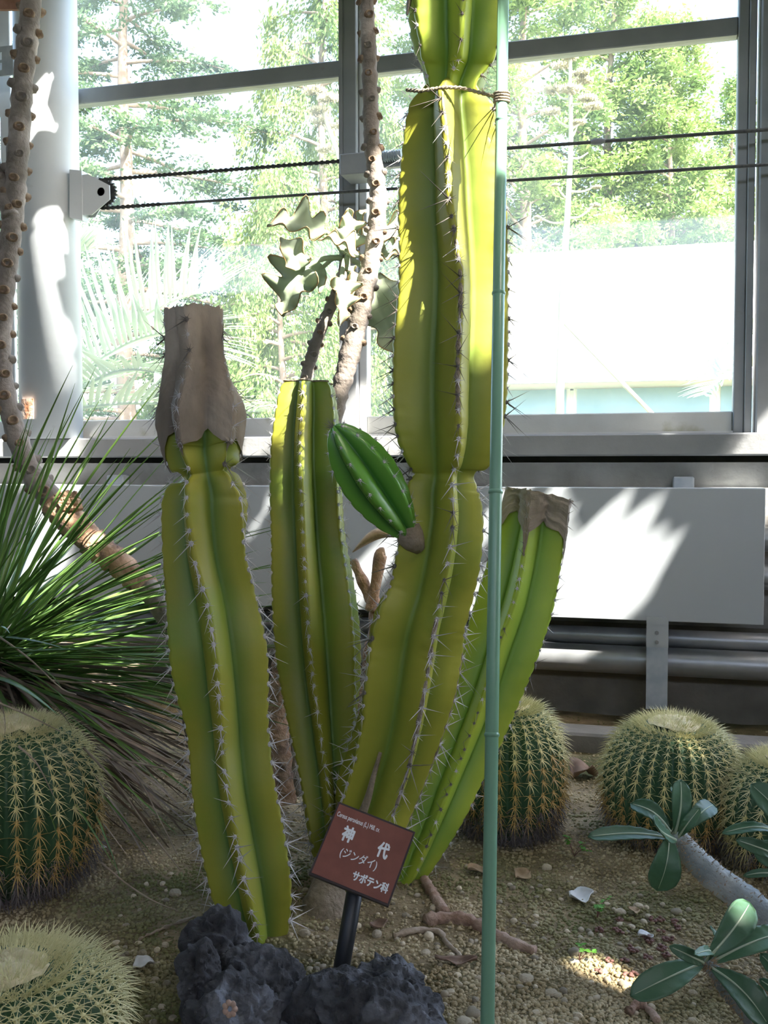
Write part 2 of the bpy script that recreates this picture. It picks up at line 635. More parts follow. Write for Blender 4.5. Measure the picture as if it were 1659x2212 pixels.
prism(m, [(176, 378), (190, 376), (236, 400), (237, 430), (198, 464), (178, 464)], YC - 0.03, 0.006)
br.part('front_plate', m, M_column)
m = MB()
prism(m, [(150, 366), (176, 368), (178, 476), (150, 470)], YC - 0.035, 0.05)
prism(m, [(176, 378), (225, 385), (240, 410), (205, 470), (178, 470)], YC + 0.015, 0.006)
br.part('mount', m, M_column)
m = MB()
c = ony(226, 418, YC)
nt = 22
pts = []
for i in range(nt * 2):
    r = 0.062 if i % 2 else 0.050
    a_ = math.pi * i / nt
    pts.append((c[0] + r * math.cos(a_), c[2] + r * math.sin(a_)))
v = [(x, YC - 0.006, z) for x, z in pts] + [(x, YC + 0.006, z) for x, z in pts]
k = len(pts)
m.add(v, [tuple(range(k)), tuple(range(2 * k - 1, k - 1, -1))] + [(i, i + k, (i + 1) % k + k, (i + 1) % k) for i in range(k)])
br.part('sprocket', m, M_black)
m = MB(); m.lathe([(0.018, -0.03), (0.018, 0.02)], 14, c, (0, 1, 0))
br.part('axle', m, M_alu_light)


def chain(m, pts, pitch=0.0115):
    pts = np.asarray(pts)
    for i in range(len(pts) - 1):
        a, b = pts[i], pts[i + 1]
        L_ = np.linalg.norm(b - a)
        n = max(1, int(L_ / pitch))
        d = (b - a) / L_
        up = nrm(np.cross(d, [0, 1, 0]))
        for j in range(n):
            p = a + d * (j + .5) * L_ / n
            h = 0.0075 if j % 2 else 0.0052
            m.obox(p, d * L_ / n * 0.5, np.array([0, 0.005 if j % 2 else 0.003, 0]), up * h)


top0, topm = ony(226, 388, YC), ony(752, 347, YC)
bot0, botc = ony(226, 450, YC), ony(350, 441, YC)
hg = Thing('drive_chain', 'black roller chain running from the column sprocket to the window clamp', 'chain', topm)
m = MB(); chain(m, [topm, top0]); hg.part('upper_run', m, M_black)
m = MB()
arc = [np.array([c[0] - 0.063 * math.sin(a_), YC, c[2] + (0.063) * math.cos(a_)]) for a_ in np.linspace(0.0, math.pi, 9)]
arc[0], arc[-1] = top0, bot0
chain(m, arc); hg.part('wrap', m, M_black)
m = MB(); chain(m, [bot0, botc]); hg.part('lower_run', m, M_black)

m = MB(); m.tube([botc, ony(862, 407, YC), ony(1100, 390, YC), ony(1700, 353, YC)], 0.0062, 8)
single('steel_cable', m, M_cable, 'lower thin dark steel cable stretched across the window', 'cable', smooth=True)
cb = Thing('steel_cable', 'upper dark steel cable stretched across the window with a crimp', 'cable', ony(860, 338, YC))
m = MB(); m.tube([ony(862, 338, YC), ony(1100, 320, YC), ony(1700, 277, YC)], 0.0068, 8)
cb.part('wire', m, M_cable, smooth=True)
m = MB(); m.tube([ony(1276, 307, YC), ony(1284, 306.5, YC), ony(1300, 305, YC), ony(1308, 304.5, YC)], [0.007, 0.012, 0.012, 0.007], 10)
cb.part('crimp', m, M_alu, smooth=True)

cl = Thing('cable_clamp', 'grey cable clamp block on the middle window post', 'clamp', ony(760, 360, YC))
m = MB()
x0, x1, z0, z1 = rect(738, 382, 800, 332, YC)
m.box((x0, YC - 0.03, z0), (x1, YF - 0.03, z1), 0.004)
cl.part('block', m, M_alu)
m = MB()
x0, x1, z0, z1 = rect(800, 362, 868, 338, YC)
m.box((x0, YC + 0.01, z0), (x1, YC + 0.05, z1), 0.004)
cl.part('arm', m, M_alu)
m = MB(); a, b = ony(826, 338, YC - .01), ony(868, 334, YC - .01)
for i in range(9):
    p = a + (b - a) * i / 8
    m.lathe([(0.019, -0.0025), (0.024, 0), (0.019, 0.0025)], 14, p, b - a)
m.tube([a, b], 0.016, 10)
cl.part('spring', m, M_galv)
m = MB(); m.tube([topm, ony(790, 343.5, YC), ony(826, 338, YC)], [0.008, 0.011, 0.008], 8)
cl.part('shackle', m, M_alu)

# ------------------------------------------------------------------ heating cover, bracket, pipes
YB = YW - 0.20
bt = (zat(1500, 1056, YB) + zat(100, 1046, YB)) / 2
bb = (zat(1500, 1347, YB) + zat(100, 1290, YB)) / 2
xb1 = ony(1652, 1200, YB)[0]
cv = Thing('heater_cover', 'long flat grey sheet metal heater cover hung along the low wall', 'heater cover', (0, YB, bb))
xb0 = -4.2
seams = [xb0, -2.35, -0.85, xb1]
for i in range(3):
    m = MB(); m.box((seams[i] + 0.0006, YB, bb), (seams[i + 1] - 0.0006, YB + 0.012, bt), 0.002)
    cv.part('panel', m, M_cover)
m = MB(); m.box((xb0, YB + 0.012, bt - 0.012), (xb1, YW - 0.012, bt - 0.0005))
cv.part('top_flange', m, M_cover)


def bracket(xpix):
    t = Thing('support_bracket', 'galvanised strap bracket holding up the heater cover and pipe', 'bracket', ony(xpix, 1530, YB - 0.01))
    Yk = YB - 0.008
    x0, x1, z0, z1 = rect(xpix - 24, 1531, xpix + 24, 1397, Yk)
    m = MB(); m.box((x0, Yk, z0), (x1, Yk + 0.006, z1 + 0.02)); t.part('strap', m, M_galv)
    _, _, z0, z1 = rect(xpix - 24, 1397, xpix + 24, 1333, Yk)
    m = MB(); m.box((x0 - 0.001, Yk - 0.004, z0), (x1 + 0.001, Yk + 0.001, z1)); m.box((x0 - 0.001, Yk - 0.006, z1 - 0.028), (x1 + 0.001, Yk - 0.003, z1)); t.part('clip', m, M_cover)
    for y in (1367, 1387):
        p = ony(xpix, y, Yk - 0.005)
        m = MB(); m.lathe([(0.0075, -0.006), (0.0075, 0.002)], 6, p, (0, 1, 0)); t.part('bolt', m, M_alu)
    m = MB(); m.box((x1 - 0.01, Yk + 0.006, zat(xpix, 1470, Yk)), (x1, YW, zat(xpix, 1395, Yk)))
    t.part('arm', m, M_galv)


bracket(1419)
YP = YW - 0.11
pz = zat(1500, 1432, YP)
m = MB(); m.tube([(-4.2, YP, pz), (0, YP, pz), (4.4, YP, pz)], 0.052, 24)
single('heating_pipe', m, M_pipe, 'thick dull steel heating pipe below the heater cover', 'pipe', smooth=True)
pz2 = zat(1550, 1385, YP + 0.03)
m = MB()
m.tube([(-4.2, YP + 0.045, pz2), (4.4, YP + 0.045, pz2)], 0.034, 16)
single('heating_pipe', m, M_pipe, 'thinner steel heating pipe just above the thick pipe', 'pipe', smooth=True)
pz3 = zat(1655, 1235, YP)
for i, (y, r) in enumerate(((1165, .045), (1245, .05))):
    z = zat(1655, y, YP + 0.02)
    m = MB(); m.tube([(-4.0, YP + 0.03, z), (4.4, YP + 0.03, z)], r, 16)
    single('heating_pipe', m, M_pipe, ('upper' if i == 0 else 'lower') + ' of two pipes hidden behind the heater cover, ends showing past it', 'pipe', smooth=True)
m = MB()
x0, x1, z0, z1 = rect(1453, 1060, 1500, 1030, YW - .05)
m.box((x0, YW - 0.06, z0), (x1, YW, z1), 0.005)
single('junction_box', m, M_galv, 'small blue-grey junction box on the concrete above the cover', 'junction box', base=((x0 + x1) / 2, YW, z0))
m = MB()
x0, x1, z0, z1 = rect(232, 1058, 268, 1026, YW - .05)
m.box((x0, YW - 0.06, z0), (x1, YW, z1), 0.005)
single('junction_box', m, M_galv, 'small grey box on the concrete near the steel column', 'junction box', base=((x0 + x1) / 2, YW, z0))
# ------------------------------------------------------------------ unseen greenhouse walls, added to cut interior light; rear height sets the fill
m = MB(); m.box((-6.6, -5, -0.6), (-6.4, YW, 4.0)); struct('wall_left', m, M_concrete)
m = MB(); m.box((6.4, -5, -0.6), (6.6, YW, 4.0)); struct('wall_right', m, M_concrete)
m = MB(); m.box((-6.6, -5.2, -0.6), (6.6, -5.0, 3.32)); struct('wall_rear', m, M_concrete)
# ------------------------------------------------------------------ columnar cacti
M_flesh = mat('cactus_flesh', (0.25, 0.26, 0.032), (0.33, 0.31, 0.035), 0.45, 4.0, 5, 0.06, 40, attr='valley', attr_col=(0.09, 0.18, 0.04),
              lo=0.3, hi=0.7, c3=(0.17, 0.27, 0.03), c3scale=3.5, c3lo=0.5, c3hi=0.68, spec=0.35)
M_flesh_r = mat('cactus_flesh_lit_green', (0.29, 0.41, 0.04), (0.38, 0.45, 0.05), 0.45, 4.0, 5, 0.06, 40, attr='valley',
                attr_col=(0.14, 0.29, 0.04), c3=(0.16, 0.30, 0.04), c3scale=3.5, c3lo=0.55, c3hi=0.72, spec=0.35)  # right stem's glow of light shining through is in this green; top segment shares it
M_flesh_t = mat('cactus_flesh_sunlit', (0.29, 0.30, 0.035), (0.38, 0.36, 0.045), 0.45, 4.0, 5, 0.06, 40, attr='valley', attr_col=(0.16, 0.24, 0.04),
                lo=0.3, hi=0.7, c3=(0.19, 0.25, 0.03), c3scale=3.5, c3lo=0.52, c3hi=0.7, spec=0.35)  # sunlit yellow of the tall stem is put into this colour
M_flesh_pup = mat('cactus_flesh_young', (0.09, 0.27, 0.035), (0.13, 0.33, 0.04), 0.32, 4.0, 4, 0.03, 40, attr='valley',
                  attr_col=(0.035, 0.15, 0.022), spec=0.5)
M_paper = mat('dried_skin', (0.24, 0.195, 0.145), (0.48, 0.41, 0.33), 0.85, 5, 7, 0.7, 26, stretch=(1, 1, 0.5), c3=(0.13, 0.105, 0.08), c3scale=4, c3lo=0.52, c3hi=0.68)
M_cork = mat('cork', (0.20, 0.16, 0.11), (0.33, 0.27, 0.20), 0.95, 30, 6, 0.9, 80)
M_spine = mat('spine_grey', (0.42, 0.40, 0.40), (0.62, 0.60, 0.60), 0.6, 50)
M_spine_dark = mat('spine_dark', (0.08, 0.07, 0.06), (0.22, 0.19, 0.17), 0.6, 50)


def spine_cluster(seed, longs, dark=False, reach=1.0):
    r = random.Random(seed)
    m = MB()
    m.ball((0, 0, 0.001), 0.0038, 7, 5, (1.0, 1.25, 0.8))
    n = r.randint(7, 9)
    for i in range(n):
        a = 2 * math.pi * (i + r.uniform(-.25, .25)) / n
        el = r.uniform(0.35, 0.9)
        d = (math.cos(a), math.sin(a), el)
        m.spike((0, 0, 0.002), d, r.uniform(0.009, 0.017), 0.0008)
    for i in range(longs):
        a = r.uniform(-2.6, -0.5) if r.random() < .75 else r.uniform(-3, 3)
        d = (math.cos(a) * 0.8, math.sin(a), r.uniform(0.45, 1.3))
        m.spike((0, 0, 0.002), d, r.uniform(0.024, 0.046) * reach, 0.00125)
    return m.mesh('spine_cluster', M_spine_dark if dark else M_spine)


CL_S = [spine_cluster(10 + i, i % 2) for i in range(5)]
CL_M = [spine_cluster(30 + i, 1 + i % 2) for i in range(5)]
CL_L = [spine_cluster(50 + i, 2 + i % 2) for i in range(5)]
CL_X = [spine_cluster(90 + i, 2 + i % 2, True, 1.6) for i in range(4)]  # dark colour paints long spines as silhouettes against the light
CL_D = [spine_cluster(70 + i, 1 + i % 2, True) for i in range(4)]


def cross_section(n, th0, R, v, wid):
    """2-D star section (angle list and points): thin rounded ribs, straight faces meeting in the valleys"""
    pts, val, tip = [], [], []
    for k in range(n):
        a = th0 + 2 * math.pi * k / n
        b = a + math.pi / n
        c = a + 2 * math.pi / n
        e = lambda an: np.array([math.sin(an), math.cos(an)])
        pe = lambda an: np.array([math.cos(an), -math.sin(an)])
        T0, T1, Vv = e(a) * R, e(c) * R, e(b) * R * v
        s0 = T0 * 0.985 + pe(a) * wid * R * 0.7
        s0b = T0 * 0.95 + pe(a) * wid * R
        s1b = T1 * 0.95 - pe(c) * wid * R
        s1 = T1 * 0.985 - pe(c) * wid * R * 0.7
        bul = e(b) * R * 0.035
        seq = [(T0, 0), (s0, 0), (s0b, 0.05)]
        for u in (0.3, 0.6, 0.85):
            seq.append((s0b + (Vv - s0b) * u + bul * math.sin(math.pi * u) + pe(a) * 0.03 * R * math.sin(math.pi * u), u))
        seq.append((Vv, 1.0))
        for u in (0.85, 0.6, 0.3):
            seq.append((s1b + (Vv - s1b) * u + bul * math.sin(math.pi * u) - pe(c) * 0.03 * R * math.sin(math.pi * u), u))
        seq += [(s1b, 0.05), (s1, 0)]
        pts += [p for p, _ in seq]
        val += [x for _, x in seq]
    return np.array(pts), np.array(val)


class Stem:
    """keys: rows of pixel y, left edge, rib x, right edge, depth"""

    def __init__(s, keys, n, half, rings=150, v=0.48, wid=0.075, closed_top=True, notch=0.030, pitch=0.030, dome=0.0):
        s.n, s.v, s.wid, s.pitch, s.notch = n, v, wid, pitch, notch
        K = smoothpath(keys, rings)
        sp = 2 * math.pi / n
        s.P, s.R, s.T0 = [], [], []
        for y, xl, xr_, xe, dep in K:
            mid, hw = (xl + xe) / 2, max((xe - xl) / 2, 2)
            # tips at th0-sp*half .. th0+sp*half make the outline
            w = sp * half
            kk = (1 - math.cos(w)) / math.sin(w)
            th0 = math.atan((xr_ - mid) / (hw * kk))
            th0 = max(-0.6, min(0.6, th0))
            R = hw / (math.sin(w) * math.cos(th0))
            cx = mid - R * math.cos(w) * math.sin(th0)
            s.P.append(at(cx, y, dep))
            s.R.append(R * dep / FPX)
            s.T0.append(th0)
        s.P, s.R, s.T0 = np.array(s.P), np.array(s.R), np.array(s.T0)
        w_ = 15
        pad = np.pad(s.R, w_, mode='edge')
        s.RV = np.convolve(pad, np.ones(2 * w_ + 1) / (2 * w_ + 1), 'valid')
        s.RV = np.minimum(s.RV, s.R * 1.6)
        t = np.gradient(s.P, axis=0)
        for _ in range(3):
            t[1:-1] = (t[:-2] + t[1:-1] * 2 + t[2:]) / 4
        t = -t / np.linalg.norm(t, axis=1)[:, None]        # towards the top (keys run from the top down)
        s.t = t
        vw = np.array([nrm(CAM - p) for p in s.P])
        s.front = vw - t * (vw * t).sum(1)[:, None]
        s.front /= np.linalg.norm(s.front, axis=1)[:, None]
        s.side = -np.cross(s.front, t)
        sg = np.sign((s.side @ CR))[:, None]
        s.side = s.side * sg
        d = np.r_[0, np.cumsum(np.linalg.norm(np.diff(s.P, axis=0), axis=1))]
        s.arc = d

    def body(s, top_cap=True):
        m = MB()
        rows, av = [], []
        for i in range(len(s.P)):
            ph = (s.arc[i] / s.pitch) % 1.0
            sc = 1 - s.notch * (1 - abs(math.sin(math.pi * ph)))
            p2, va = cross_section(s.n, s.T0[i], s.R[i] * (s.cover(i) if hasattr(s, 'cover') else 1), s.v * s.RV[i] / s.R[i], s.wid)
            fz_ = np.array([noise.noise(Vector((s.arc[i] * 28, j_ // 6 * 2.7, s.R[0] * 91))) + .6 * noise.noise(Vector((s.arc[i] * 75, j_ // 6 * 3.1, s.R[0] * 57))) for j_ in range(len(va))])[:, None]
            p2 = p2 * (1 + 0.016 * fz_ * np.clip(va * 3, 0, 1)[:, None])
            tipw = np.clip(1 - va * 2.2, 0, 1)[:, None]
            p2 = p2 * (1 - (1 - sc) * tipw)
            rows.append(s.P[i] + p2[:, :1] * s.side[i] + p2[:, 1:] * s.front[i])
            av.append(va)
        rows = np.array(rows)
        k, c = rows.shape[:2]
        fs = [(i * c + j, i * c + (j + 1) % c, (i + 1) * c + (j + 1) % c, (i + 1) * c + j) for i in range(k - 1) for j in range(c)]
        V = rows.reshape(-1, 3)
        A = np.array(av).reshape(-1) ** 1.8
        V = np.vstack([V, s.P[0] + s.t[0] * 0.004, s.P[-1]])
        A = np.r_[A, 0.6, 0.6]
        fs += [(j, k * c, (j + 1) % c) for j in range(c)]
        fs += [((k - 1) * c + j, (k - 1) * c + (j + 1) % c, k * c + 1) for j in range(c)]
        m.add(V, fs, A)
        return m

    def areoles(s, start=0.02, end=None):
        L_ = s.arc[-1]
        end = L_ - 0.02 if end is None else end
        out = []
        for k in range(s.n):
            q = math.ceil(start / s.pitch) * s.pitch
            while q < end:
                i = int(np.searchsorted(s.arc, q))
                i = min(max(i, 1), len(s.P) - 1)
                th = s.T0[i] + 2 * math.pi * k / s.n
                d = s.side[i] * math.sin(th) + s.front[i] * math.cos(th)
                p = s.P[i] + d * s.R[i] * (1 - s.notch * 0.9)
                out.append((p, d, s.t[i], math.atan2(math.sin(th), math.cos(th)), q / L_))
                q += s.pitch
        return out


def add_spines(thing, stem, part, pick, start=0.02, end=None, vis=1.75, scale=1.0):
    back = MB()
    nb = 0
    for p, d, up, th, u in stem.areoles(start, end):
        me = pick(u)
        M = frame(p, d, up, scale * random.uniform(0.8, 1.2), random.uniform(-0.4, 0.4))
        px, py, z = project(p)
        if abs(th) < vis and -20 < px < 1680 and -20 < py < 2230:
            thing.put('spine_cluster', me, M, part)
        else:
            V = np.array([M @ v.co for v in me.vertices])
            back.add(V, [tuple(f.vertices) for f in me.polygons])
            nb += 1
    if nb:
        thing.part('spines', back, M_spine, part, kind='stuff')


def dried_cap(stem, i1, i0=0, lift=1.035, arch=16, seed=0, crumple=0.010, flatten=1.0):
    """papery dead skin wrapped round the stem from ring i0 down to about ring i1"""
    m = MB()
    cols, rows = stem.n * 12, 60
    P, A = [], []
    for r in range(rows):
        u = r / (rows - 1)
        row = []
        for j in range(cols):
            kk, jj = divmod(j, 12)
            # valley-ness of this column
            vn = 1 - abs(jj - 6) / 6
            end = i1 - arch * (math.sin(math.pi * jj / 12) ** 0.8) + 4 * noise.noise(Vector((j * 0.35, seed, 0)))
            i = min(max(i0 + (end - i0) * u, 0), len(stem.P) - 1.001)
            a = int(i)
            f = i - a
            c = stem.P[a] * (1 - f) + stem.P[a + 1] * f
            R = stem.R[a] * (1 - f) + stem.R[a + 1] * f
            p2, _ = cross_section(stem.n, stem.T0[a], R, min(0.72, stem.v + 0.04 + 0.22 * (1 - u)), stem.wid)
            q = p2[j] * (lift + 0.028 * u)
            p = c + stem.side[a] * q[0] + stem.front[a] * q[1]
            dn = nrm(p - c)
            w = crumple * (abs(fbm((p[0] * 26 + seed, p[1] * 26, p[2] * 12), 4)) * (0.3 + vn) + 0.55 * (1 - abs(noise.noise(Vector((j * 0.8 + u * 2, u * 2.6, seed)))) * 2.2) * (0.3 + vn))
            edge = 0.010 * noise.noise(Vector((j * 0.7, 3.3, seed))) if r == 0 else 0
            row.append(p + dn * w + stem.t[a] * edge)
        P.append(row + [row[0]])
    P = np.array(P)
    m.grid(P)
    inner = P.mean(axis=1)
    return m


# keys: y, left edge, centre rib, right edge, depth
KL = [(670, 357, 402, 476, 2.13), (720, 358, 405, 478, 2.13), (780, 358, 410, 482, 2.13), (830, 348, 398, 492, 2.13), (885, 342, 386, 501, 2.13),
      (930, 343, 387, 500, 2.13), (975, 355, 394, 496, 2.13), (1005, 374, 402, 489, 2.12), (1022, 394, 407, 480, 2.12), (1038, 376, 405, 496, 2.12),
      (1070, 354, 405, 516, 2.12),
      (1110, 349, 406, 521, 2.12), (1200, 352, 420, 528, 2.12), (1300, 360, 447, 552, 2.12), (1400, 366, 463, 574, 2.11), (1480, 380, 470, 579, 2.11),
      (1540, 397, 474, 577, 2.11), (1600, 407, 479, 580, 2.11), (1700, 415, 490, 592, 2.10), (1800, 430, 508, 611, 2.10), (1900, 452, 530, 626, 2.09),
      (1960, 470, 545, 628, 2.09), (2010, 492, 556, 622, 2.09), (2060, 510, 565, 612, 2.09)]
ca = Thing('columnar_cactus', 'single ribbed columnar cactus with a tall dried papery brown cap', 'cactus', onground(560, 2010))
stL = Stem(KL, 5, 1.0, 170, notch=0.035)
stL.cover = lambda i: 0.93 + 0.07 * min(1, max(0, (project(stL.P[i])[1] - 870) / 80))
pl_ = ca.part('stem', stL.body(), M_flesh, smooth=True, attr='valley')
add_spines(ca, stL, pl_, lambda u: random.choice(CL_S + CL_X if u < .25 else CL_M if u < .6 else CL_L), 0.01, scale=1.15)
i1 = int(np.argmin([abs(project(p)[1] - 1004) for p in stL.P]))
ca.part('dried_tip', dried_cap(stL, i1, 0, 0.985, 13, 2.0, 0.009), M_paper, smooth=True, label='dried papery brown tip')

# the clump behind the sign
KM = [(828, 612, 655, 720, 2.50), (845, 603, 654, 728, 2.50), (880, 593, 653, 734, 2.50), (960, 582, 648, 742, 2.50), (1050, 578, 650, 745, 2.49), (1150, 580, 655, 752, 2.48),
      (1250, 582, 660, 768, 2.47), (1350, 587, 666, 782, 2.46), (1450, 597, 675, 786, 2.45), (1550, 614, 688, 780, 2.43), (1650, 634, 702, 772, 2.41), (1750, 652, 714, 764, 2.39), (1850, 672, 722, 760, 2.37), (1940, 692, 730, 760, 2.36)]
KT = [(192, 958, 968, 1008, 2.26), (200, 935, 960, 1028, 2.26), (212, 908, 952, 1044, 2.26), (232, 886, 947, 1057, 2.26), (262, 876, 950, 1065, 2.26), (330, 868, 962, 1076, 2.26), (400, 862, 969, 1088, 2.26), (480, 860, 972, 1094, 2.26), (560, 862, 985, 1097, 2.26),
      (640, 861, 993, 1098, 2.26), (760, 851, 989, 1098, 2.26), (850, 850, 987, 1095, 2.26), (930, 855, 989, 1086, 2.26), (980, 866, 987, 1068, 2.26), (1010, 882, 982, 1044, 2.26), (1026, 898, 976, 1024, 2.26), (1042, 888, 976, 1032, 2.26),
      (1065, 880, 976, 1036, 2.26), (1120, 872, 978, 1045, 2.26), (1200, 859, 968, 1040, 2.26), (1280, 843, 954, 1023, 2.27), (1340, 820, 943, 1008, 2.27), (1400, 802, 931, 1001, 2.28),
      (1480, 792, 917, 987, 2.28), (1560, 786, 904, 962, 2.29), (1640, 772, 886, 932, 2.30), (1720, 747, 858, 900, 2.31), (1800, 722, 815, 868, 2.31), (1880, 705, 775, 835, 2.31), (1960, 700, 752, 800, 2.31)]
KU = [(-120, 880, 1005, 1080, 2.24), (-60, 872, 1006, 1096, 2.24), (0, 873, 1003, 1097, 2.24), (60, 878, 1000, 1093, 2.24), (110, 890, 996, 1082, 2.24), (150, 903, 988, 1066, 2.25), (180, 916, 979, 1050, 2.25), (198, 930, 972, 1036, 2.25), (214, 948, 965, 1016, 2.26)]
KR = [(1068, 1092, 1142, 1230, 2.50), (1120, 1080, 1140, 1224, 2.50), (1200, 1060, 1131, 1213, 2.50), (1300, 1030, 1110, 1195, 2.49), (1400, 1000, 1075, 1162, 2.48), (1480, 976, 1052, 1130, 2.47),
      (1560, 950, 1025, 1096, 2.46), (1660, 915, 987, 1048, 2.44), (1740, 890, 955, 1010, 2.42), (1830, 864, 920, 957, 2.40), (1890, 846, 895, 915, 2.38), (1925, 836, 872, 880, 2.37)]
cb_ = Thing('columnar_cactus', 'tall ribbed columnar cactus clump of several stems tied to the green stake', 'cactus', onground(760, 1955))
stM = Stem(KM, 6, 1.5, 140)
stT = Stem(KT, 5, 1.0, 260, notch=0.03, pitch=0.031)
stU = Stem(KU, 6, 1.5, 60, pitch=0.033)
stR = Stem(KR, 5, 1.0, 120, notch=0.03)
stR.cover = lambda i: 0.93 + 0.07 * min(1, max(0, (project(stR.P[i])[1] - 1110) / 70))
o = cb_.part('stem', stM.body(), M_flesh, smooth=True, attr='valley')
m = MB()
c5, _ = cross_section(6, stM.T0[1], stM.R[1] * 1.0, stM.v, stM.wid)
ringp = np.array([stM.P[0] + stM.t[0] * 0.002 + stM.side[0] * q[0] * .99 + stM.front[0] * q[1] * .99 for q in c5])
m.tube(np.vstack([ringp, ringp[:1]]), 0.0022, 5, cap=False)
cb_.part('dry_rim', m, M_cork, o, smooth=True, label='thin dry rim round the cut top')
add_spines(cb_, stM, o, lambda u: random.choice(CL_S if u < .4 else CL_M if u < .7 else CL_L), 0.004, vis=1.2)
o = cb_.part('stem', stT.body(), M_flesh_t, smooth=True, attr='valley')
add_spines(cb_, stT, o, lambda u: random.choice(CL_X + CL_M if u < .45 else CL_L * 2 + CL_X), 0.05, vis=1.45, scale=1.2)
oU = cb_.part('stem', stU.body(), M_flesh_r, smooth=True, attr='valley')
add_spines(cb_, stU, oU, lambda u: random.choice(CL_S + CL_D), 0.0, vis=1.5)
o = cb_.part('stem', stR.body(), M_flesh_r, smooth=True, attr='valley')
add_spines(cb_, stR, o, lambda u: random.choice(CL_D + CL_S), 0.0, vis=1.45, scale=0.85)
i1 = int(np.argmin([abs(project(p)[1] - 1215) for p in stR.P]))
cb_.part('dried_tip', dried_cap(stR, i1, 0, 0.985, 12, 9.0, 0.010), M_paper, smooth=True, label='crumpled dry brown papery tip')

# withered flaps near the top segment
for (x, y, sx_, tt) in ((884, 20, 1, 30), (1088, 8, -1, 22)):
    m = MB()
    P = []
    for i in range(8):
        row = []
        for j in range(6):
            u, v_ = i / 7, j / 5
            row.append(at(x + sx_ * 14 * (v_ - .3) * (1 - u * .6) - sx_ * 6 * u, y - tt * 1.2 + tt * 1.6 * u, 2.20 - 0.02 * math.sin(v_ * 3)))
        P.append(row)
    m.grid(P)
    m.grid([[p + CF * 0.003 for p in r] for r in P])
    cb_.part('dried_flap', m, M_paper, smooth=True, label='withered grey skin flap')

# young side shoot (pup)
KP = [(0, 0), (1, 0)]
tip, root = at(722, 922, 2.13), at(880, 1150, 2.20)
ax = nrm(tip - root)
L_ = np.linalg.norm(tip - root)


class Pup(Stem):
    def __init__(s):
        s.n, s.v, s.wid, s.pitch, s.notch = 6, 0.55, 0.10, 0.036, 0.03
        us = np.linspace(0, 1, 46)
        s.P = np.array([tip + (root - tip) * u for u in us])
        prof = np.array([max(0.03, math.sin(math.pi * min(1, (u * 0.93 + 0.012))) ** 0.55) for u in us])
        prof = prof * (1 - 0.18 * us)
        s.R = 0.072 * prof
        s.T0 = np.full(46, -0.30)
        s.t = np.tile(ax, (46, 1))
        vw = np.array([nrm(CAM - p) for p in s.P])
        s.front = vw - s.t * (vw * s.t).sum(1)[:, None]
        s.front /= np.linalg.norm(s.front, axis=1)[:, None]
        s.side = -np.cross(s.front, s.t)
        s.side *= np.sign(s.side @ CR)[:, None]
        s.arc = us * L_
        s.RV = s.R


pup = Pup()
o = cb_.part('side_shoot', pup.body(), M_flesh_pup, smooth=True, attr='valley', label='plump dark green young side shoot')
add_spines(cb_, pup, o, lambda u: random.choice(CL_S), 0.0, vis=1.6, scale=0.75)
m = MB()
m.tube([root - ax * 0.0 + CU * 0.012, root - ax * 0.012, root - ax * 0.03, root - ax * 0.05], [0.027, 0.030, 0.024, 0.012], 12)
cb_.part('cork_neck', m, M_cork, smooth=True, label='brown corky neck of the side shoot')
m = MB()
for i in range(26):
    a = RNG.normal(size=3)
    m.spike(tip + CU * -0.004, nrm(ax + a * 0.45), 0.022 + 0.012 * RNG.random(), 0.0008)
cb_.part('tip_spines', m, M_spine_dark, o, kind='stuff')

# swollen knob on the tall stem, corky streaks and foot
m = MB(); kp = at(1050, 316, 2.215); m.ball(kp, 0.027, 16, 12, (0.7, 0.6, 1.3)); cb_.part('knob', m, M_flesh_t, smooth=True, attr='valley')
m = MB()
pa, pb_ = smoothpath([(822, 1625, 2.215), (806, 1680, 2.205), (796, 1720, 2.20), (782, 1760, 2.20), (770, 1800, 2.205)], 20), None
pts = np.array([at(*q) for q in pa])
m.tube(pts, np.linspace(0.004, 0.012, 20), 8)
cb_.part('cork_streak', m, M_cork, smooth=True)
m = MB()
P = [at(722, 1850, 2.24), at(712, 1900, 2.23), at(705, 1940, 2.21), at(700, 1985, 2.2)]
pts = smoothpath(P, 16)
m.tube(pts, np.linspace(0.022, 0.055, 16) , 14)
V = m.v[0]
for i in range(len(V)):
    V[i] += nrm(V[i] - pts[min(i // 14, 15)]) * 0.006 * fbm(V[i] * 40, 3)
cb_.part('cork_foot', m, M_cork, smooth=True, label='grey-brown corky foot of the clump')
# corky brown edge along the ribs of the tall stem
for (kr, a0, a1) in ((0, 0.62, 0.98), (0, 0.18, 0.40), (1, 0.66, 0.98)):
    m = MB()
    L2 = stT.arc[-1]
    idx = [i for i in range(len(stT.P)) if a0 * L2 < stT.arc[i] < a1 * L2]
    pts, rr = [], []
    for i in idx:
        th = stT.T0[i] + 2 * math.pi * kr / 5
        d = stT.side[i] * math.sin(th) + stT.front[i] * math.cos(th)
        pts.append(stT.P[i] + d * stT.R[i] * 0.957)
        rr.append(0.0052 + 0.0028 * noise.noise(Vector((i * .23, kr, a0 * 9))))
    m.tube(pts, rr, 7)
    cb_.part('cork_edge', m, M_cork, smooth=True)

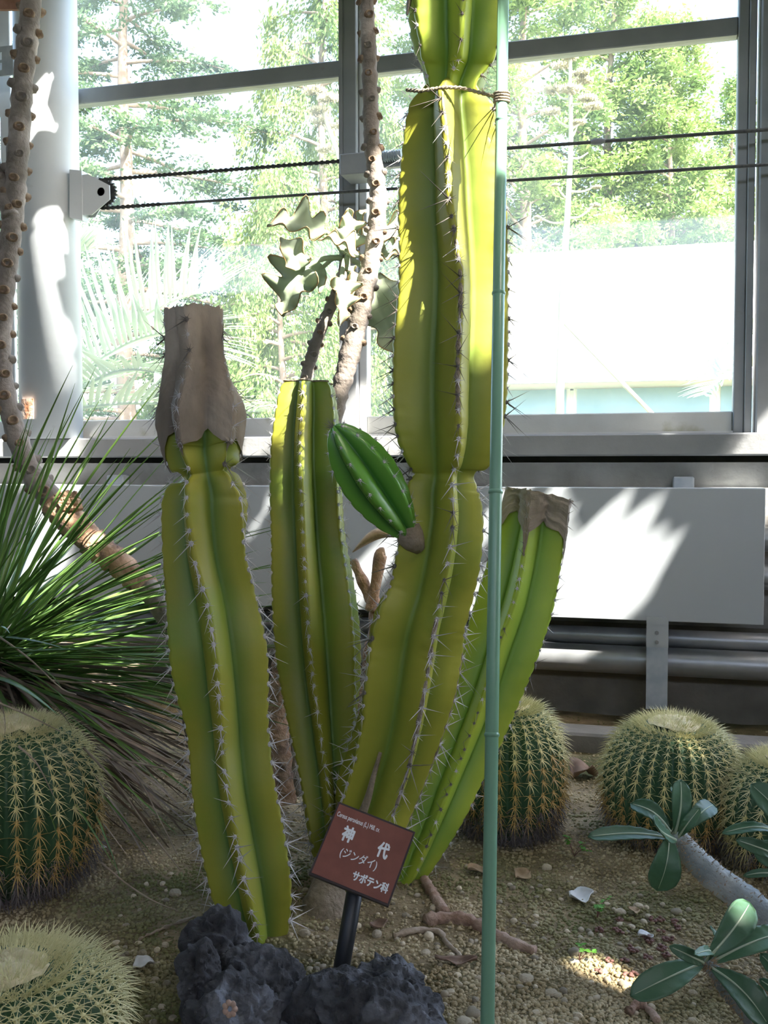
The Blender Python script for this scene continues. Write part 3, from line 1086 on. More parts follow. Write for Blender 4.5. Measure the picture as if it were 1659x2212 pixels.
# ------------------------------------------------------------------ golden barrel cacti
M_barrel = mat('barrel_flesh', (0.045, 0.11, 0.055), (0.065, 0.14, 0.065), 0.5, 6, 4, 0.05, 60)
M_sp_y = mat('spine_yellow', (0.62, 0.55, 0.24), (0.78, 0.70, 0.36), 0.5, 30)
M_sp_a = mat('spine_amber', (0.42, 0.27, 0.08), (0.58, 0.40, 0.13), 0.5, 30)
M_sp_g = mat('spine_old', (0.10, 0.085, 0.08), (0.22, 0.19, 0.19), 0.7, 30)
M_sp_p = mat('spine_pale', (0.60, 0.55, 0.27), (0.76, 0.70, 0.40), 0.5, 30)
M_felt = mat('crown_felt', (0.62, 0.52, 0.30), (0.78, 0.68, 0.44), 0.95, 40, 4, 0.6, 120)
M_felt2 = mat('areole_felt', (0.42, 0.28, 0.10), (0.60, 0.45, 0.20), 0.95, 60)


def barrel_cluster(seed, m_, droop):
    r = random.Random(seed)
    m = MB()
    m.ball((0, 0, 0), 0.0035, 6, 4, (1, 1.4, 0.7))
    for i in range(8):
        a = 2 * math.pi * (i + 0.5 + r.uniform(-.2, .2)) / 8
        d = np.array([math.cos(a), math.sin(a) * 0.9, r.uniform(0.35, 0.75)])
        ln = r.uniform(0.020, 0.030)
        m.spike((0, 0, 0), d, ln, 0.00085, 3, bend=np.array([-math.cos(a) * 0.004, -0.003 - droop * .5, -0.003]), seg=2)
    for i in range(3):
        a = -math.pi / 2 + (i - 1) * 0.9
        d = np.array([math.cos(a) * 0.5, math.sin(a) * 0.6, 0.9])
        m.spike((0, 0, 0), d, r.uniform(0.026, 0.036), 0.0011, 3, bend=np.array([0, -0.006 - droop, -0.004]), seg=2)
    return m.mesh('spine_cluster', m_)


BC = {k: [barrel_cluster(100 + i, mm, dr) for i in range(4)] for k, mm, dr in (('p', M_sp_p, 0.0), ('y', M_sp_y, 0.002), ('a', M_sp_a, 0.004), ('g', M_sp_g, 0.008))}


def barrel(label, c, R, H, n, seed, tilt=(0, 0), pale=0.22, amber=0.55, old=0.82, skirt=True, na=16, sc=1.0, sink=0.0):
    c = np.asarray(c, float)
    t = Thing('golden_barrel_cactus', label, 'barrel cactus', c, 'golden barrel cacti')
    up = nrm([tilt[0], tilt[1], 1])
    x = nrm(np.cross([0, 1, 0.0], up))
    y = np.cross(up, x)
    zc, hz = H * 0.47 - sink, H * 0.53

    def prof(v):
        a = v * math.radians(150)
        r = R * max(math.sin(a), 0.0) ** 0.78
        z = zc + hz * math.copysign(abs(math.cos(a)) ** 0.88, math.cos(a))
        z -= 0.10 * H * math.exp(-(r / (0.30 * R)) ** 2)
        return r, z

    def pt(v, ph, rs):
        r, z = prof(v)
        return c + up * z + (x * math.cos(ph) + y * math.sin(ph)) * r * rs
    m = MB()
    rows = []
    NV, per = 34, 6
    for i in range(NV):
        v = 0.02 + 0.98 * i / (NV - 1)
        amp = 0.17 * min(1, v / 0.15)
        row = []
        for j in range(n * per + 1):
            f = (j % per) / per
            s_ = abs(2 * f - 1)
            row.append(pt(v, 2 * math.pi * j / (n * per), 1 - amp * (1 - s_ ** 1.15)))
        rows.append(row)
    m.grid(rows)
    t.part('body', m, M_barrel, smooth=True)
    # woolly crown
    m = MB()
    r0, z0 = prof(0.105)
    pr = []
    for i in range(7):
        u = i / 6
        rr = r0 * 1.05 * (1 - u)
        pr.append((max(rr, 0.0005), z0 + 0.004 + 0.014 * R / 0.17 * math.sin(min(1, u * 2.2) * math.pi / 2) - 0.008 * u))
    m.lathe(pr, 28, c, up, cap=False)
    m.v[0] = m.v[0] + np.array([up * 0.010 * (noise.noise(Vector(q_ * 55)) + .6 * noise.noise(Vector(q_ * 120))) for q_ in m.v[0]])
    t.part('crown', m, M_felt, smooth=True, label='creamy woolly crown')
    m = MB()
    rr = np.random.default_rng(seed)
    for i in range(1100):
        v = 0.19 * math.sqrt(rr.random())
        ph = rr.random() * 2 * math.pi
        p = pt(v, ph, 1.0)
        if v < 0.105:
            p = p + up * (z0 + 0.010 - (p - c) @ up)
        d = nrm(up * 1.0 + (x * math.cos(ph) + y * math.sin(ph)) * (0.2 + v * 5) + rr.normal(size=3) * 0.25)
        m.spike(p, d, (0.018 + 0.016 * rr.random()) * sc, 0.0008)
    t.part('crown_spines', m, M_sp_p, kind='stuff')
    rest = {k: MB() for k in BC}
    cnt = 0
    for k in range(n):
        ph = 2 * math.pi * k / n
        d_h = x * math.cos(ph) + y * math.sin(ph)
        for q in range(na):
            u = (q + 0.5) / na
            v = 0.14 + 0.84 * u
            p = pt(v, ph, 1.0)
            if p[2] < 0.005:
                continue
            p1, p2 = pt(v - 0.02, ph, 1.0), pt(v + 0.02, ph, 1.0)
            tg = nrm(p1 - p2)
            nn = nrm(np.cross(tg, np.cross(d_h, up)))
            if nn @ (p - c - up * zc) < 0:
                nn = -nn
            w = u + rr.normal() * 0.04
            key = 'p' if w < pale else 'y' if w < amber else 'a' if w < old else 'g'
            me = BC[key][rr.integers(4)]
            M = frame(p, nn, tg, 1.22 * sc * rr.uniform(0.85, 1.15), rr.uniform(-.2, .2))
            px, py, zz = project(p)
            if nn @ nrm(CAM - p) > -0.12 and -30 < px < 1690 and py < 2240 and cnt < 298:
                t.put('spine_cluster', me, M)
                cnt += 1
            else:
                V = np.array([M @ vv.co for vv in me.vertices])
                rest[key].add(V, [tuple(f.vertices) for f in me.polygons])
    for key, mb in rest.items():
        if mb.n:
            t.part('spines', mb, {'p': M_sp_p, 'y': M_sp_y, 'a': M_sp_a, 'g': M_sp_g}[key], kind='stuff')
    if skirt:
        m = MB()
        for i in range(1500):
            v = rr.uniform(0.72, 1.0)
            ph = rr.random() * 2 * math.pi
            p = pt(v, ph, 1.0)
            if p[2] < 0.0:
                continue
            d_h = x * math.cos(ph) + y * math.sin(ph)
            d = nrm(d_h * rr.uniform(.3, 1.0) + rr.normal(size=3) * 0.55 + np.array([0, 0, -0.55]))
            m.spike(p, d, rr.uniform(0.02, 0.055) * sc, 0.0010, 3, bend=np.array([0, 0, -0.008]), seg=2)
        t.part('old_spines', m, M_sp_g, kind='stuff', label='grey dead spines around the foot')
    return t


def gpos(px, py, dep):
    p = at(px, py, dep)
    return np.array([p[0], p[1], gz(p[0], p[1])])


barrel('large golden barrel cactus in front of the grassy rosette', gpos(25, 1800, 2.34), 0.195, 0.375, 28, 1, na=17, pale=0.2, amber=0.5, old=0.80, sc=1.05)
barrel('low golden barrel cactus with a broad cream crown beside the lava rock', gpos(10, 2090, 1.66), 0.185, 0.150, 30, 2, na=14, pale=0.6, amber=0.9, old=1.2, skirt=False, sc=1.15)
barrel('golden barrel cactus just behind the green stake', gpos(1098, 1700, 2.66), 0.142, 0.335, 24, 3, na=16, pale=0.15, amber=0.45, old=0.78)
barrel('squat golden barrel cactus behind the leafy spiny succulent', gpos(1446, 1720, 2.62), 0.170, 0.310, 30, 4, tilt=(0.03, -0.05), na=17, pale=0.25, amber=0.55, old=0.86, sc=0.9)
barrel('small golden barrel cactus half hidden by the spiny succulent leaves', gpos(1706, 1790, 2.42), 0.150, 0.265, 24, 5, na=15, pale=0.5, amber=0.8, old=1.1, sc=1.05)
# ------------------------------------------------------------------ green stake and rope
M_stake = mat('stake_green', (0.17, 0.34, 0.22), (0.20, 0.38, 0.26), 0.30, 3, 3, 0.03, 40)
M_rope = mat('rope', (0.30, 0.24, 0.16), (0.45, 0.38, 0.27), 0.9, 60, 4, 0.6, 200)
sk = Thing('garden_stake', 'green plastic coated garden stake supporting the tall cactus', 'stake', onground(1052, 2262))
S0, S1 = sk.base - np.array([0, 0, 0.1]), at(1089, -130, 2.155)
S0w = sk.base.copy()
# aim the stake through the picked points near the rope and near the bottom
m = MB(); m.tube([S0, S0w, (S0w + S1) / 2, S1], 0.0118, 20)
sk.part('rod', m, M_stake, smooth=True)
for f in (0.235, 0.44, 0.625, 0.80):
    p = S0w + (S1 - S0w) * f
    m = MB(); m.lathe([(0.0119, -0.004), (0.0134, -0.0015), (0.0134, 0.0015), (0.0119, 0.004)], 20, p, S1 - S0w, cap=False)
    sk.part('node_ring', m, M_stake, smooth=True)


def stake_at(py):
    best = min(np.linspace(0, 1, 400), key=lambda f: abs(project(S0w + (S1 - S0w) * f)[1] - py))
    return S0w + (S1 - S0w) * best


rp_ = Thing('jute_tie', 'twisted brown rope tying the tall cactus to the stake', 'rope', at(960, 195, 2.2))
sp = stake_at(212)
pix = [(878, 194, 2.20), (905, 196, 2.185), (940, 192, 2.175), (965, 189, 2.165), (1000, 191, 2.16), (1035, 200, 2.15), (1068, 208, 2.14)]
pts = smoothpath([at(*q) for q in pix] + [sp + CR * -0.012 - CF * 0.006], 60)
m = MB()
for ph in (0, math.pi):
    tw = []
    for i, p in enumerate(pts):
        a = i * 1.3 + ph
        tw.append(p + CU * 0.0022 * math.sin(a) - CF * 0.0022 * math.cos(a))
    m.tube(tw, 0.0026, 6)
rp_.part('cord', m, M_rope, smooth=True)
m = MB()
for k in range(4):
    ring = [sp + np.array([0, 0, (k - 1.5) * 0.0055]) + 0.0145 * (CR * math.cos(a) + CF * math.sin(a)) + CU * 0.002 * math.sin(a) for a in np.linspace(0, 2 * math.pi, 22)]
    m.tube(ring, 0.003, 6)
rp_.part('binding', m, M_rope, smooth=True)
m = MB()
m.tube([at(878, 194, 2.20), at(895, 195, 2.19), at(912, 197, 2.185)], 0.004, 6)
rp_.part('loose_end', m, M_black)

# ------------------------------------------------------------------ plant label
M_sign = mat('sign_face', (0.19, 0.058, 0.038), (0.22, 0.070, 0.046), 0.5, 30, 3, 0.03, 200)
M_sign_edge = mat('sign_edge', (0.030, 0.018, 0.018), (0.04, 0.025, 0.025), 0.5, 20)
M_sign_text = mat('sign_lettering', (0.75, 0.78, 0.80), (0.80, 0.82, 0.84), 0.5, 20)
M_post = mat('sign_post', (0.010, 0.012, 0.016), (0.016, 0.018, 0.022), 0.42, 20)
dS = 1.90
kS = dS / FPX
eX = CR * 166 * kS + CU * -58 * kS + CF * -26 * kS
eY = CR * 57 * kS + CU * 126 * kS + CF * 88 * kS
cS = at(784, 1842, dS)
sw, sh = np.linalg.norm(eX), np.linalg.norm(eY)
ex, ey = nrm(eX), nrm(eY)
ey = nrm(ey - ex * (ey @ ex))
ez = np.cross(ex, ey)
if ez @ (CAM - cS) < 0:
    ez = -ez
pb = onground(733, 2118)
sg = Thing('plant_label_sign', 'reddish brown plant label sign with white lettering on a black post', 'sign', pb)
m = MB(); m.obox(cS - ez * 0.0055, ex * sw / 2 * 1.02, ey * sh / 2 * 1.025, ez * 0.0055)
sg.part('backing', m, M_sign_edge)
m = MB(); m.obox(cS + ez * 0.0006, ex * sw / 2 * 0.975, ey * sh / 2 * 0.97, ez * 0.0008)
face = sg.part('face', m, M_sign)
ptop = cS - ez * 0.022 - ey * sh * 0.1
m = MB(); m.tube([pb - np.array([0, 0, 0.05]), pb, ptop], 0.0155, 20)
sg.part('post', m, M_post, smooth=True)


def lettering(txt, u, v, size, width=None, fat=0.0, shear=0.0):
    cu = bpy.data.curves.new('lettering', 'FONT')
    cu.body = txt
    cu.align_x, cu.align_y = 'CENTER', 'CENTER'
    cu.size = 1.0
    cu.shear = shear
    tmp = bpy.data.objects.new('tmp', cu)
    COL.objects.link(tmp)
    dg = bpy.context.evaluated_depsgraph_get()
    me = bpy.data.meshes.new_from_object(tmp.evaluated_get(dg))
    bpy.data.objects.remove(tmp)
    V = np.array([q.co[:] for q in me.vertices])
    if len(V) == 0:
        return
    lo, hi = V.min(0), V.max(0)
    V -= (lo + hi) / 2
    k = size / (hi[1] - lo[1])
    kx = width / (hi[0] - lo[0]) if width else k
    c_ = cS + ex * (u - 0.5) * sw + ey * (0.5 - v) * sh + ez * 0.0018
    W = c_ + np.outer(V[:, 0] * kx, ex) + np.outer(V[:, 1] * k, ey)
    mb = MB()
    fs_ = [tuple(f.vertices) for f in me.polygons]
    for q_, (dx, dy) in enumerate([(0, 0)] + ([(fat, 0), (-fat, 0), (0, fat), (0, -fat), (fat * .7, fat * .7), (-fat * .7, fat * .7), (fat * .7, -fat * .7), (-fat * .7, -fat * .7)] if fat else [])):
        mb.add(W + ex * dx + ey * dy + ez * q_ * 1e-5, fs_)
    sg.part('lettering', mb, M_sign_text, face)


lettering('Cereus peruvianus (L.) Mill. cv.', 0.315, 0.155, 0.085 * sh, 0.56 * sw, 0.00012)
lettering('神', 0.252, 0.35, 0.20 * sh, 0.135 * sw, 0.0011)
lettering('代', 0.72, 0.375, 0.20 * sh, 0.135 * sw, 0.0011)
lettering('(ジンダイ)', 0.48, 0.60, 0.155 * sh, 0.47 * sw, 0.0002)
lettering('サボテン科', 0.71, 0.815, 0.125 * sh, 0.45 * sw, 0.0007)

# ------------------------------------------------------------------ lava rocks
M_lava = mat('lava', (0.030, 0.030, 0.033), (0.085, 0.088, 0.096), 0.9, 10, 8, 1.0, 55, c3=(0.19, 0.20, 0.225), c3scale=9, c3lo=0.50, c3hi=0.66)  # pale grey-blue patches paint highlights into the lava colour


def ico(sub):
    import bmesh
    bm = bmesh.new()
    bmesh.ops.create_icosphere(bm, subdivisions=sub, radius=1)
    V = np.array([v.co[:] for v in bm.verts])
    F = [tuple(v.index for v in f.verts) for f in bm.faces]
    bm.free()
    return V, F


ICO5 = ico(6)


def rock(label, lobes, seed):
    """lobes: (centre, radii), each a craggy displaced ball, merged into one mesh"""
    c0 = np.mean([l[0] for l in lobes], axis=0)
    V, F = ICO5
    m = MB()
    for c, r in lobes:
        out = []
        for d in V:
            p = c + d * r
            nv = nrm(d / r)
            n1 = fbm((p[0] * 11 + seed, p[1] * 11, p[2] * 11), 3)
            n3 = abs(noise.noise(Vector((p[0] * 40, p[1] * 40, p[2] * 40 + seed))))
            n4 = noise.noise(Vector((p[0] * 120, p[1] * 120, p[2] * 120 + seed)))
            v1 = noise.voronoi(Vector((p[0] * 30 + seed, p[1] * 30, p[2] * 30)))[0][0]
            v2 = noise.voronoi(Vector((p[0] * 80 + seed, p[1] * 80, p[2] * 80)))[0][0]
            p = p + nv * (0.022 * n1 - 0.018 * n3 + 0.003 * n4 + 0.008 - max(0, 0.45 - v1) * 0.045 - max(0, 0.42 - v2) * 0.018)
            out.append(p)
        m.add(out, F)
    base = c0.copy(); base[2] = 0
    return single('lava_rock', m, M_lava, label, 'rock', 'lava rocks', base=base)


def lobe(px, py, dep, rx, ry, rz, dz=0.0):
    p = at(px, py, dep)
    return (p + np.array([0, 0, dz]), np.array([rx, ry, rz]))


rock('jagged black lava rock with two humps at the foot of the capped cactus', [lobe(470, 2062, 1.90, .062, .07, .066), lobe(432, 2125, 1.77, .040, .05, .075), lobe(540, 2120, 1.84, .095, .08, .055), lobe(505, 2200, 1.74, .085, .08, .07), lobe(620, 2195, 1.78, .07, .07, .045)], 3.1)
rock('grey lava rock leaning against the black sign post', [lobe(845, 2135, 1.78, .055, .055, .050), lobe(720, 2195, 1.76, .09, .06, .055), lobe(810, 2200, 1.72, .09, .07, .065), lobe(895, 2200, 1.73, .045, .06, .05)], 8.4)

# ------------------------------------------------------------------ felt bush (scarred trunks with wavy leaves)
M_bark = mat('felt_bark', (0.15, 0.125, 0.10), (0.26, 0.22, 0.19), 0.9, 14, 6, 0.6, 60, c3=(0.36, 0.31, 0.27), c3scale=10, c3lo=0.55, c3hi=0.7)
M_bark_red = mat('felt_bark_peeling', (0.30, 0.16, 0.09), (0.50, 0.33, 0.22), 0.9, 22, 6, 0.9, 70, c3=(0.14, 0.09, 0.07), c3scale=12, c3lo=0.55, c3hi=0.66)
M_scar = mat('leaf_scar', (0.16, 0.10, 0.065), (0.30, 0.22, 0.14), 0.9, 40, 4, 0.5, 120)
M_felt_leaf = mat('felt_leaf', (0.33, 0.40, 0.26), (0.46, 0.52, 0.38), 0.8, 9, 4, 0.1, 60, trans=0.25)
M_felt_edge = mat('felt_leaf_edge', (0.40, 0.24, 0.10), (0.50, 0.33, 0.16), 0.9, 20)
# one raised leaf scar: a cup-shaped collar with two teeth
m = MB()
n_ = 12
prof = []
for i in range(n_):
    a = 2 * math.pi * i / n_
    prof.append((math.cos(a), math.sin(a)))
R0, R1, R2 = 0.0125, 0.0095, 0.0068
rings = []
for rr, zz, tooth in ((R0, -0.004, 0), (R1, 0.0045, 0.006), (R2, 0.0040, 0.004), (R2 * .75, 0.0, 0)):
    rings.append([(rr * x, rr * y * 0.85, zz + tooth * max(0, abs(x) - 0.35)) for x, y in prof])
V = [p for r in rings for p in r]
F = [(k * n_ + i, k * n_ + (i + 1) % n_, (k + 1) * n_ + (i + 1) % n_, (k + 1) * n_ + i) for k in range(3) for i in range(n_)] + [tuple(3 * n_ + i for i in range(n_))]
m.add(V, F)
ME_SCAR = m.mesh('leaf_scar', M_scar, smooth=True)
ME_SCAR2 = m.mesh('leaf_scar', M_bark, smooth=True)


def scarred_trunk(t, keys, n, pitch, material, name='trunk', scars=True, parent=None, wob=0.0012, s0=0.0, s1=1.0, scale=1.0, mesh=None):
    K = smoothpath(keys, n)
    pts = np.array([at(x, y, d) for x, y, r, d in K])
    rad = np.array([r * d / FPX for x, y, r, d in K])
    m = MB()
    rad2 = rad * (1 + 0.06 * np.sin(np.arange(n) * 1.7) + 0.04 * RNG.normal(size=n))
    m.tube(pts, rad2, 16)
    V = m.v[0]
    for i in range(len(V)):
        V[i] += nrm(V[i] - pts[min(i // 16, n - 1)]) * wob * 2 * fbm(V[i] * 70, 3)
    o = t.part(name, m, material, parent, smooth=True)
    if scars:
        arc = np.r_[0, np.cumsum(np.linalg.norm(np.diff(pts, axis=0), axis=1))]
        tg = np.gradient(pts, axis=0)
        q, k = arc[-1] * s0, 0
        while q < arc[-1] * s1:
            i = min(int(np.searchsorted(arc, q)), n - 1)
            tt = nrm(tg[i])
            fr = nrm(CAM - pts[i])
            fr = nrm(fr - tt * (fr @ tt))
            sd = np.cross(tt, fr)
            for w in (0, math.pi):
                a = k * math.pi / 2 + w + random.uniform(-.25, .25)
                d = fr * math.cos(a) + sd * math.sin(a)
                p = pts[i] + d * rad[i] * 1.0 + tt * random.uniform(-.004, .004)
                t.put('leaf_scar', random.choice((ME_SCAR, ME_SCAR2, ME_SCAR)) if mesh is None else mesh, frame(p, d, tt, scale * random.uniform(.85, 1.15)), o)
            k += 1
            q += pitch
    return o, pts


# left trunk: rises out of the frame at the top, leans down behind the grassy rosette
fbA = Thing('felt_bush', 'scarred bent felt bush trunk in front of the pale steel column', 'shrub', onground(420, 1560))
scarred_trunk(fbA, [(76, -80, 20, 3.2), (66, 20, 22, 3.2), (58, 100, 22, 3.2), (46, 220, 23, 3.2), (38, 340, 23, 3.2), (30, 450, 23, 3.2), (18, 560, 21, 3.2), (8, 680, 20, 3.2), (6, 800, 20, 3.2), (30, 920, 22, 3.2), (68, 1020, 24, 3.18),
                    (130, 1100, 27, 3.16), (205, 1175, 26, 3.12), (270, 1230, 25, 3.08), (330, 1285, 24, 3.02), (390, 1400, 26, 2.95), (430, 1600, 28, 2.9)], 130, 0.042, M_bark, s1=0.72, scale=1.45)
scarred_trunk(fbA, [(-20, 330, 14, 3.22), (0, 395, 17, 3.2), (14, 440, 18, 3.19), (24, 470, 18, 3.18)], 14, 0.05, M_bark, 'branch', scale=1.2)
# peeling bark sleeve on the lower, reddish stretch
m = MB()
K = smoothpath([(118, 1088, 29.5, 3.165), (160, 1132, 29, 3.14), (205, 1175, 28, 3.12), (250, 1212, 27, 3.09), (318, 1272, 26, 3.03)], 60)
pts = np.array([at(x, y, d) for x, y, r, d in K])
m.tube(pts, [r * d / FPX * (1.0 + 0.10 * (i % 7 == 0) + 0.05 * math.sin(i * 1.1)) for i, (x, y, r, d) in enumerate(K)], 18)
V = m.v[0]
for i in range(len(V)):
    V[i] += nrm(V[i] - pts[min(i // 18, 59)]) * 0.007 * abs(fbm(V[i] * 55, 3))
fbA.part('peeling_bark', m, M_bark_red, smooth=True, label='reddish peeling bark')
m = MB()
for i in range(9):
    p = at(128 + i * 5, 1070 + (i % 3) * 12, 3.11)
    m.ball(p, 0.016 + 0.006 * RNG.random(), 7, 5, (1, .7, .8))
V = np.concatenate(m.v)
m.v = [V + np.array([0.010 * np.array([noise.noise(Vector(q * 50)), noise.noise(Vector(q * 50 + 7)), noise.noise(Vector(q * 50 + 13))]) for q in V])]
m.a = [np.zeros(len(V))]
fbA.part('burl', m, M_bark_red)

# middle trunk, tall, leafless
fbB = Thing('felt_bush', 'tall scarred felt bush trunk rising past the middle window post', 'shrub', onground(612, 1740))
scarred_trunk(fbB, [(790, -90, 15, 2.9), (792, 0, 16, 2.9), (796, 100, 17, 2.9), (800, 200, 17, 2.9), (803, 300, 17.5, 2.9), (812, 380, 18, 2.9), (817, 440, 19, 2.9), (806, 540, 19, 2.9), (788, 630, 21, 2.9), (772, 700, 22, 2.9), (752, 780, 22, 2.9), (734, 850, 19, 2.9),
                    (715, 930, 20, 2.9), (680, 1100, 22, 2.86), (640, 1300, 22, 2.82), (608, 1480, 21, 2.76), (600, 1600, 21, 2.72), (614, 1740, 23, 2.68)], 150, 0.040, M_bark, s1=0.46, scale=1.05)
m = MB()
K = smoothpath([(640, 1300, 24, 2.82), (608, 1480, 23.5, 2.76), (600, 1600, 23, 2.72), (614, 1740, 25, 2.68)], 70)
pts = np.array([at(x, y, d) for x, y, r, d in K])
m.tube(pts, [r * d / FPX * (1.0 + 0.10 * (i % 9 == 0)) for i, (x, y, r, d) in enumerate(K)], 16)
V = m.v[0]
for i in range(len(V)):
    V[i] += nrm(V[i] - pts[min(i // 16, 69)]) * 0.010 * abs(fbm(V[i] * np.array([50, 50, 18]), 3))
fbB.part('peeling_bark', m, M_bark_red, smooth=True, label='reddish peeling bark')
# short trunk with the wavy leaves
fbC = Thing('felt_bush', 'felt bush with big wavy pale green felted leaves behind the cactus', 'shrub', onground(640, 1720))
scarred_trunk(fbC, [(752, 545, 11, 2.95), (741, 590, 12, 2.95), (722, 645, 12.5, 2.95), (698, 700, 13, 2.95), (680, 750, 13, 2.95), (668, 790, 14, 2.95), (658, 840, 14, 2.95), (640, 980, 15, 2.95), (620, 1300, 17, 2.9), (640, 1720, 19, 2.8)], 90, 0.033, M_bark, s0=0.07, s1=0.32, scale=0.8)


def wavy_leaf(t, bx, by, tx, ty, dep, hw, seed, facing, lobes=3.5, ddep=0.0, curl=0.02, fold=0.35, stalk=None):
    """triangular felt leaf: base and tip in pixels, half width in pixels, facing = hint for the normal"""
    A, B = at(bx, by, dep), at(tx, ty, dep + ddep)
    ax_ = B - A
    Ln = np.linalg.norm(ax_)
    ax_ = ax_ / Ln
    fz = nrm(facing - ax_ * (facing @ ax_))
    wx = np.cross(ax_, fz)
    W = 1.2 * hw * dep / FPX
    r = random.Random(seed)
    ph = r.uniform(0, 6)
    nu, nv = 26, 17
    P = np.zeros((nu, nv, 3))
    for i in range(nu):
        u = i / (nu - 1)
        wprof = (1 - u) ** 0.75 * (0.35 + 0.65 * min(1, u / 0.22)) if u < 1 else 0
        wprof *= 1 + 0.28 * math.sin(u * lobes * 2 * math.pi + ph)
        wprof = max(wprof, 0.015)
        for j in range(nv):
            v = (j / (nv - 1)) * 2 - 1
            wave = math.sin(u * lobes * 2 * math.pi + ph + (0.8 if v > 0 else 0)) * abs(v) ** 2.0
            z = fold * abs(v) * wprof * W + 0.42 * W * wave * (0.3 + wprof) + curl * math.sin(u * math.pi)
            P[i, j] = A + ax_ * Ln * u + wx * v * wprof * W + fz * z
    m = MB()
    m.grid(P)
    o = t.part('leaf', m, M_felt_leaf, smooth=True)
    sol = o.modifiers.new('thick', 'SOLIDIFY')
    sol.thickness = 0.003
    # brown rim along both margins
    m = MB()
    for j in (0, nv - 1):
        m.tube(P[:, j], 0.0016, 4)
    t.part('leaf_margin', m, M_felt_edge, o, smooth=True)
    if stalk is not None:
        m = MB()
        s0 = at(*stalk)
        m.tube(smoothpath([s0, (s0 + A) / 2 + np.array([0, 0, 0.015]), A, A + ax_ * Ln * 0.3], 12), np.linspace(0.009, 0.005, 12), 8)
        t.part('leaf_stalk', m, M_felt_leaf, o, smooth=True)
    return o


UPc = np.array([0, 0, 1.0])
ctr = (748, 560, 2.95)
wavy_leaf(fbC, 700, 500, 578, 484, 2.94, 44, 1, nrm(-CF * 1.0 + UPc * .5), 2.6, -0.05, stalk=ctr)
wavy_leaf(fbC, 662, 578, 612, 684, 2.90, 62, 2, nrm(-CF + CR * -.3 + UPc * .3), 2.4, 0.0, stalk=ctr)
wavy_leaf(fbC, 650, 582, 606, 512, 2.88, 34, 3, nrm(-CF + CR * .3), 1.6, 0.0)
wavy_leaf(fbC, 745, 545, 752, 452, 2.92, 42, 4, nrm(-CF + CR * .5), 3.0, 0.0, stalk=ctr)
wavy_leaf(fbC, 770, 550, 688, 516, 2.84, 24, 5, nrm(-CF * .7 + UPc * .8), 2.2, 0.0, stalk=ctr)
wavy_leaf(fbC, 738, 600, 734, 704, 2.86, 30, 6, nrm(-CF + CR * .5), 3.0, -0.02, stalk=ctr)
wavy_leaf(fbC, 752, 575, 760, 655, 2.90, 22, 7, nrm(-CF + CR), 3.0, 0.0, stalk=ctr)
wavy_leaf(fbC, 700, 575, 655, 610, 2.97, 34, 8, nrm(-CF + UPc * -.3), 3.0, 0.05, stalk=ctr)
wavy_leaf(fbC, 790, 520, 895, 500, 3.0, 48, 9, nrm(-CF + UPc * .5), 2.6, 0.05, stalk=ctr)
wavy_leaf(fbC, 800, 600, 872, 770, 3.02, 66, 10, nrm(-CF + CR * -.4), 2.0, 0.0, stalk=ctr)
wavy_leaf(fbC, 800, 565, 870, 560, 3.0, 24, 11, nrm(-CF + UPc), 2.2, 0.0, stalk=ctr)
wavy_leaf(fbC, 770, 520, 790, 452, 2.99, 22, 12, nrm(-CF + CR * -.5), 2.2, 0.0, stalk=ctr)

# dry curled leaves and stump seen between the cactus stems
M_dry = mat('dry_leaf', (0.28, 0.19, 0.11), (0.46, 0.34, 0.22), 0.9, 16, 5, 0.4, 60)
fd = Thing('dry_stump', 'dry peeling brown stump seen between the cactus stems', 'stump', onground(790, 1680))
m = MB(); K = smoothpath([(762, 1210, 9, 2.86), (790, 1270, 13, 2.85), (815, 1330, 17, 2.84), (800, 1450, 22, 2.8), (780, 1600, 26, 2.75), (790, 1690, 30, 2.72)], 40)
pts = np.array([at(x, y, d) for x, y, r, d in K]); m.tube(pts, [r * d / FPX * (1 + .12 * math.sin(i * 1.3)) for i, (x, y, r, d) in enumerate(K)], 12)
fd.part('trunk', m, M_bark_red, smooth=True)
m = MB(); K = smoothpath([(800, 1320, 13, 2.83), (812, 1260, 12, 2.83), (822, 1200, 15, 2.83), (832, 1192, 8, 2.83)], 16)
m.tube(np.array([at(x, y, d) for x, y, r, d in K]), [r * d / FPX for x, y, r, d in K], 10)
fd.part('stub', m, M_bark_red, smooth=True)
m = MB(); P = []
for i in range(14):
    u = i / 13
    row = []
    for j in range(7):
        v = j / 6 * 2 - 1
        row.append(at(762 + 90 * u, 1192 - 40 * math.sin(u * 2.2) + v * 13 * math.sin(math.pi * (u * .9 + .05)), 2.8 + 0.02 * v * v))
    P.append(row)
m.grid(P); o = fd.part('dead_leaf', m, M_dry, smooth=True); s_ = o.modifiers.new('thick', 'SOLIDIFY'); s_.thickness = 0.002

# ------------------------------------------------------------------ grassy rosette
M_blade = mat('grass_blade', (0.10, 0.20, 0.055), (0.20, 0.34, 0.08), 0.38, 3, 3, rand=0.35, trans=0.35)
M_blade_dry = mat('grass_blade_dry', (0.11, 0.08, 0.055), (0.25, 0.195, 0.145), 0.85, 6, 3, rand=0.35)


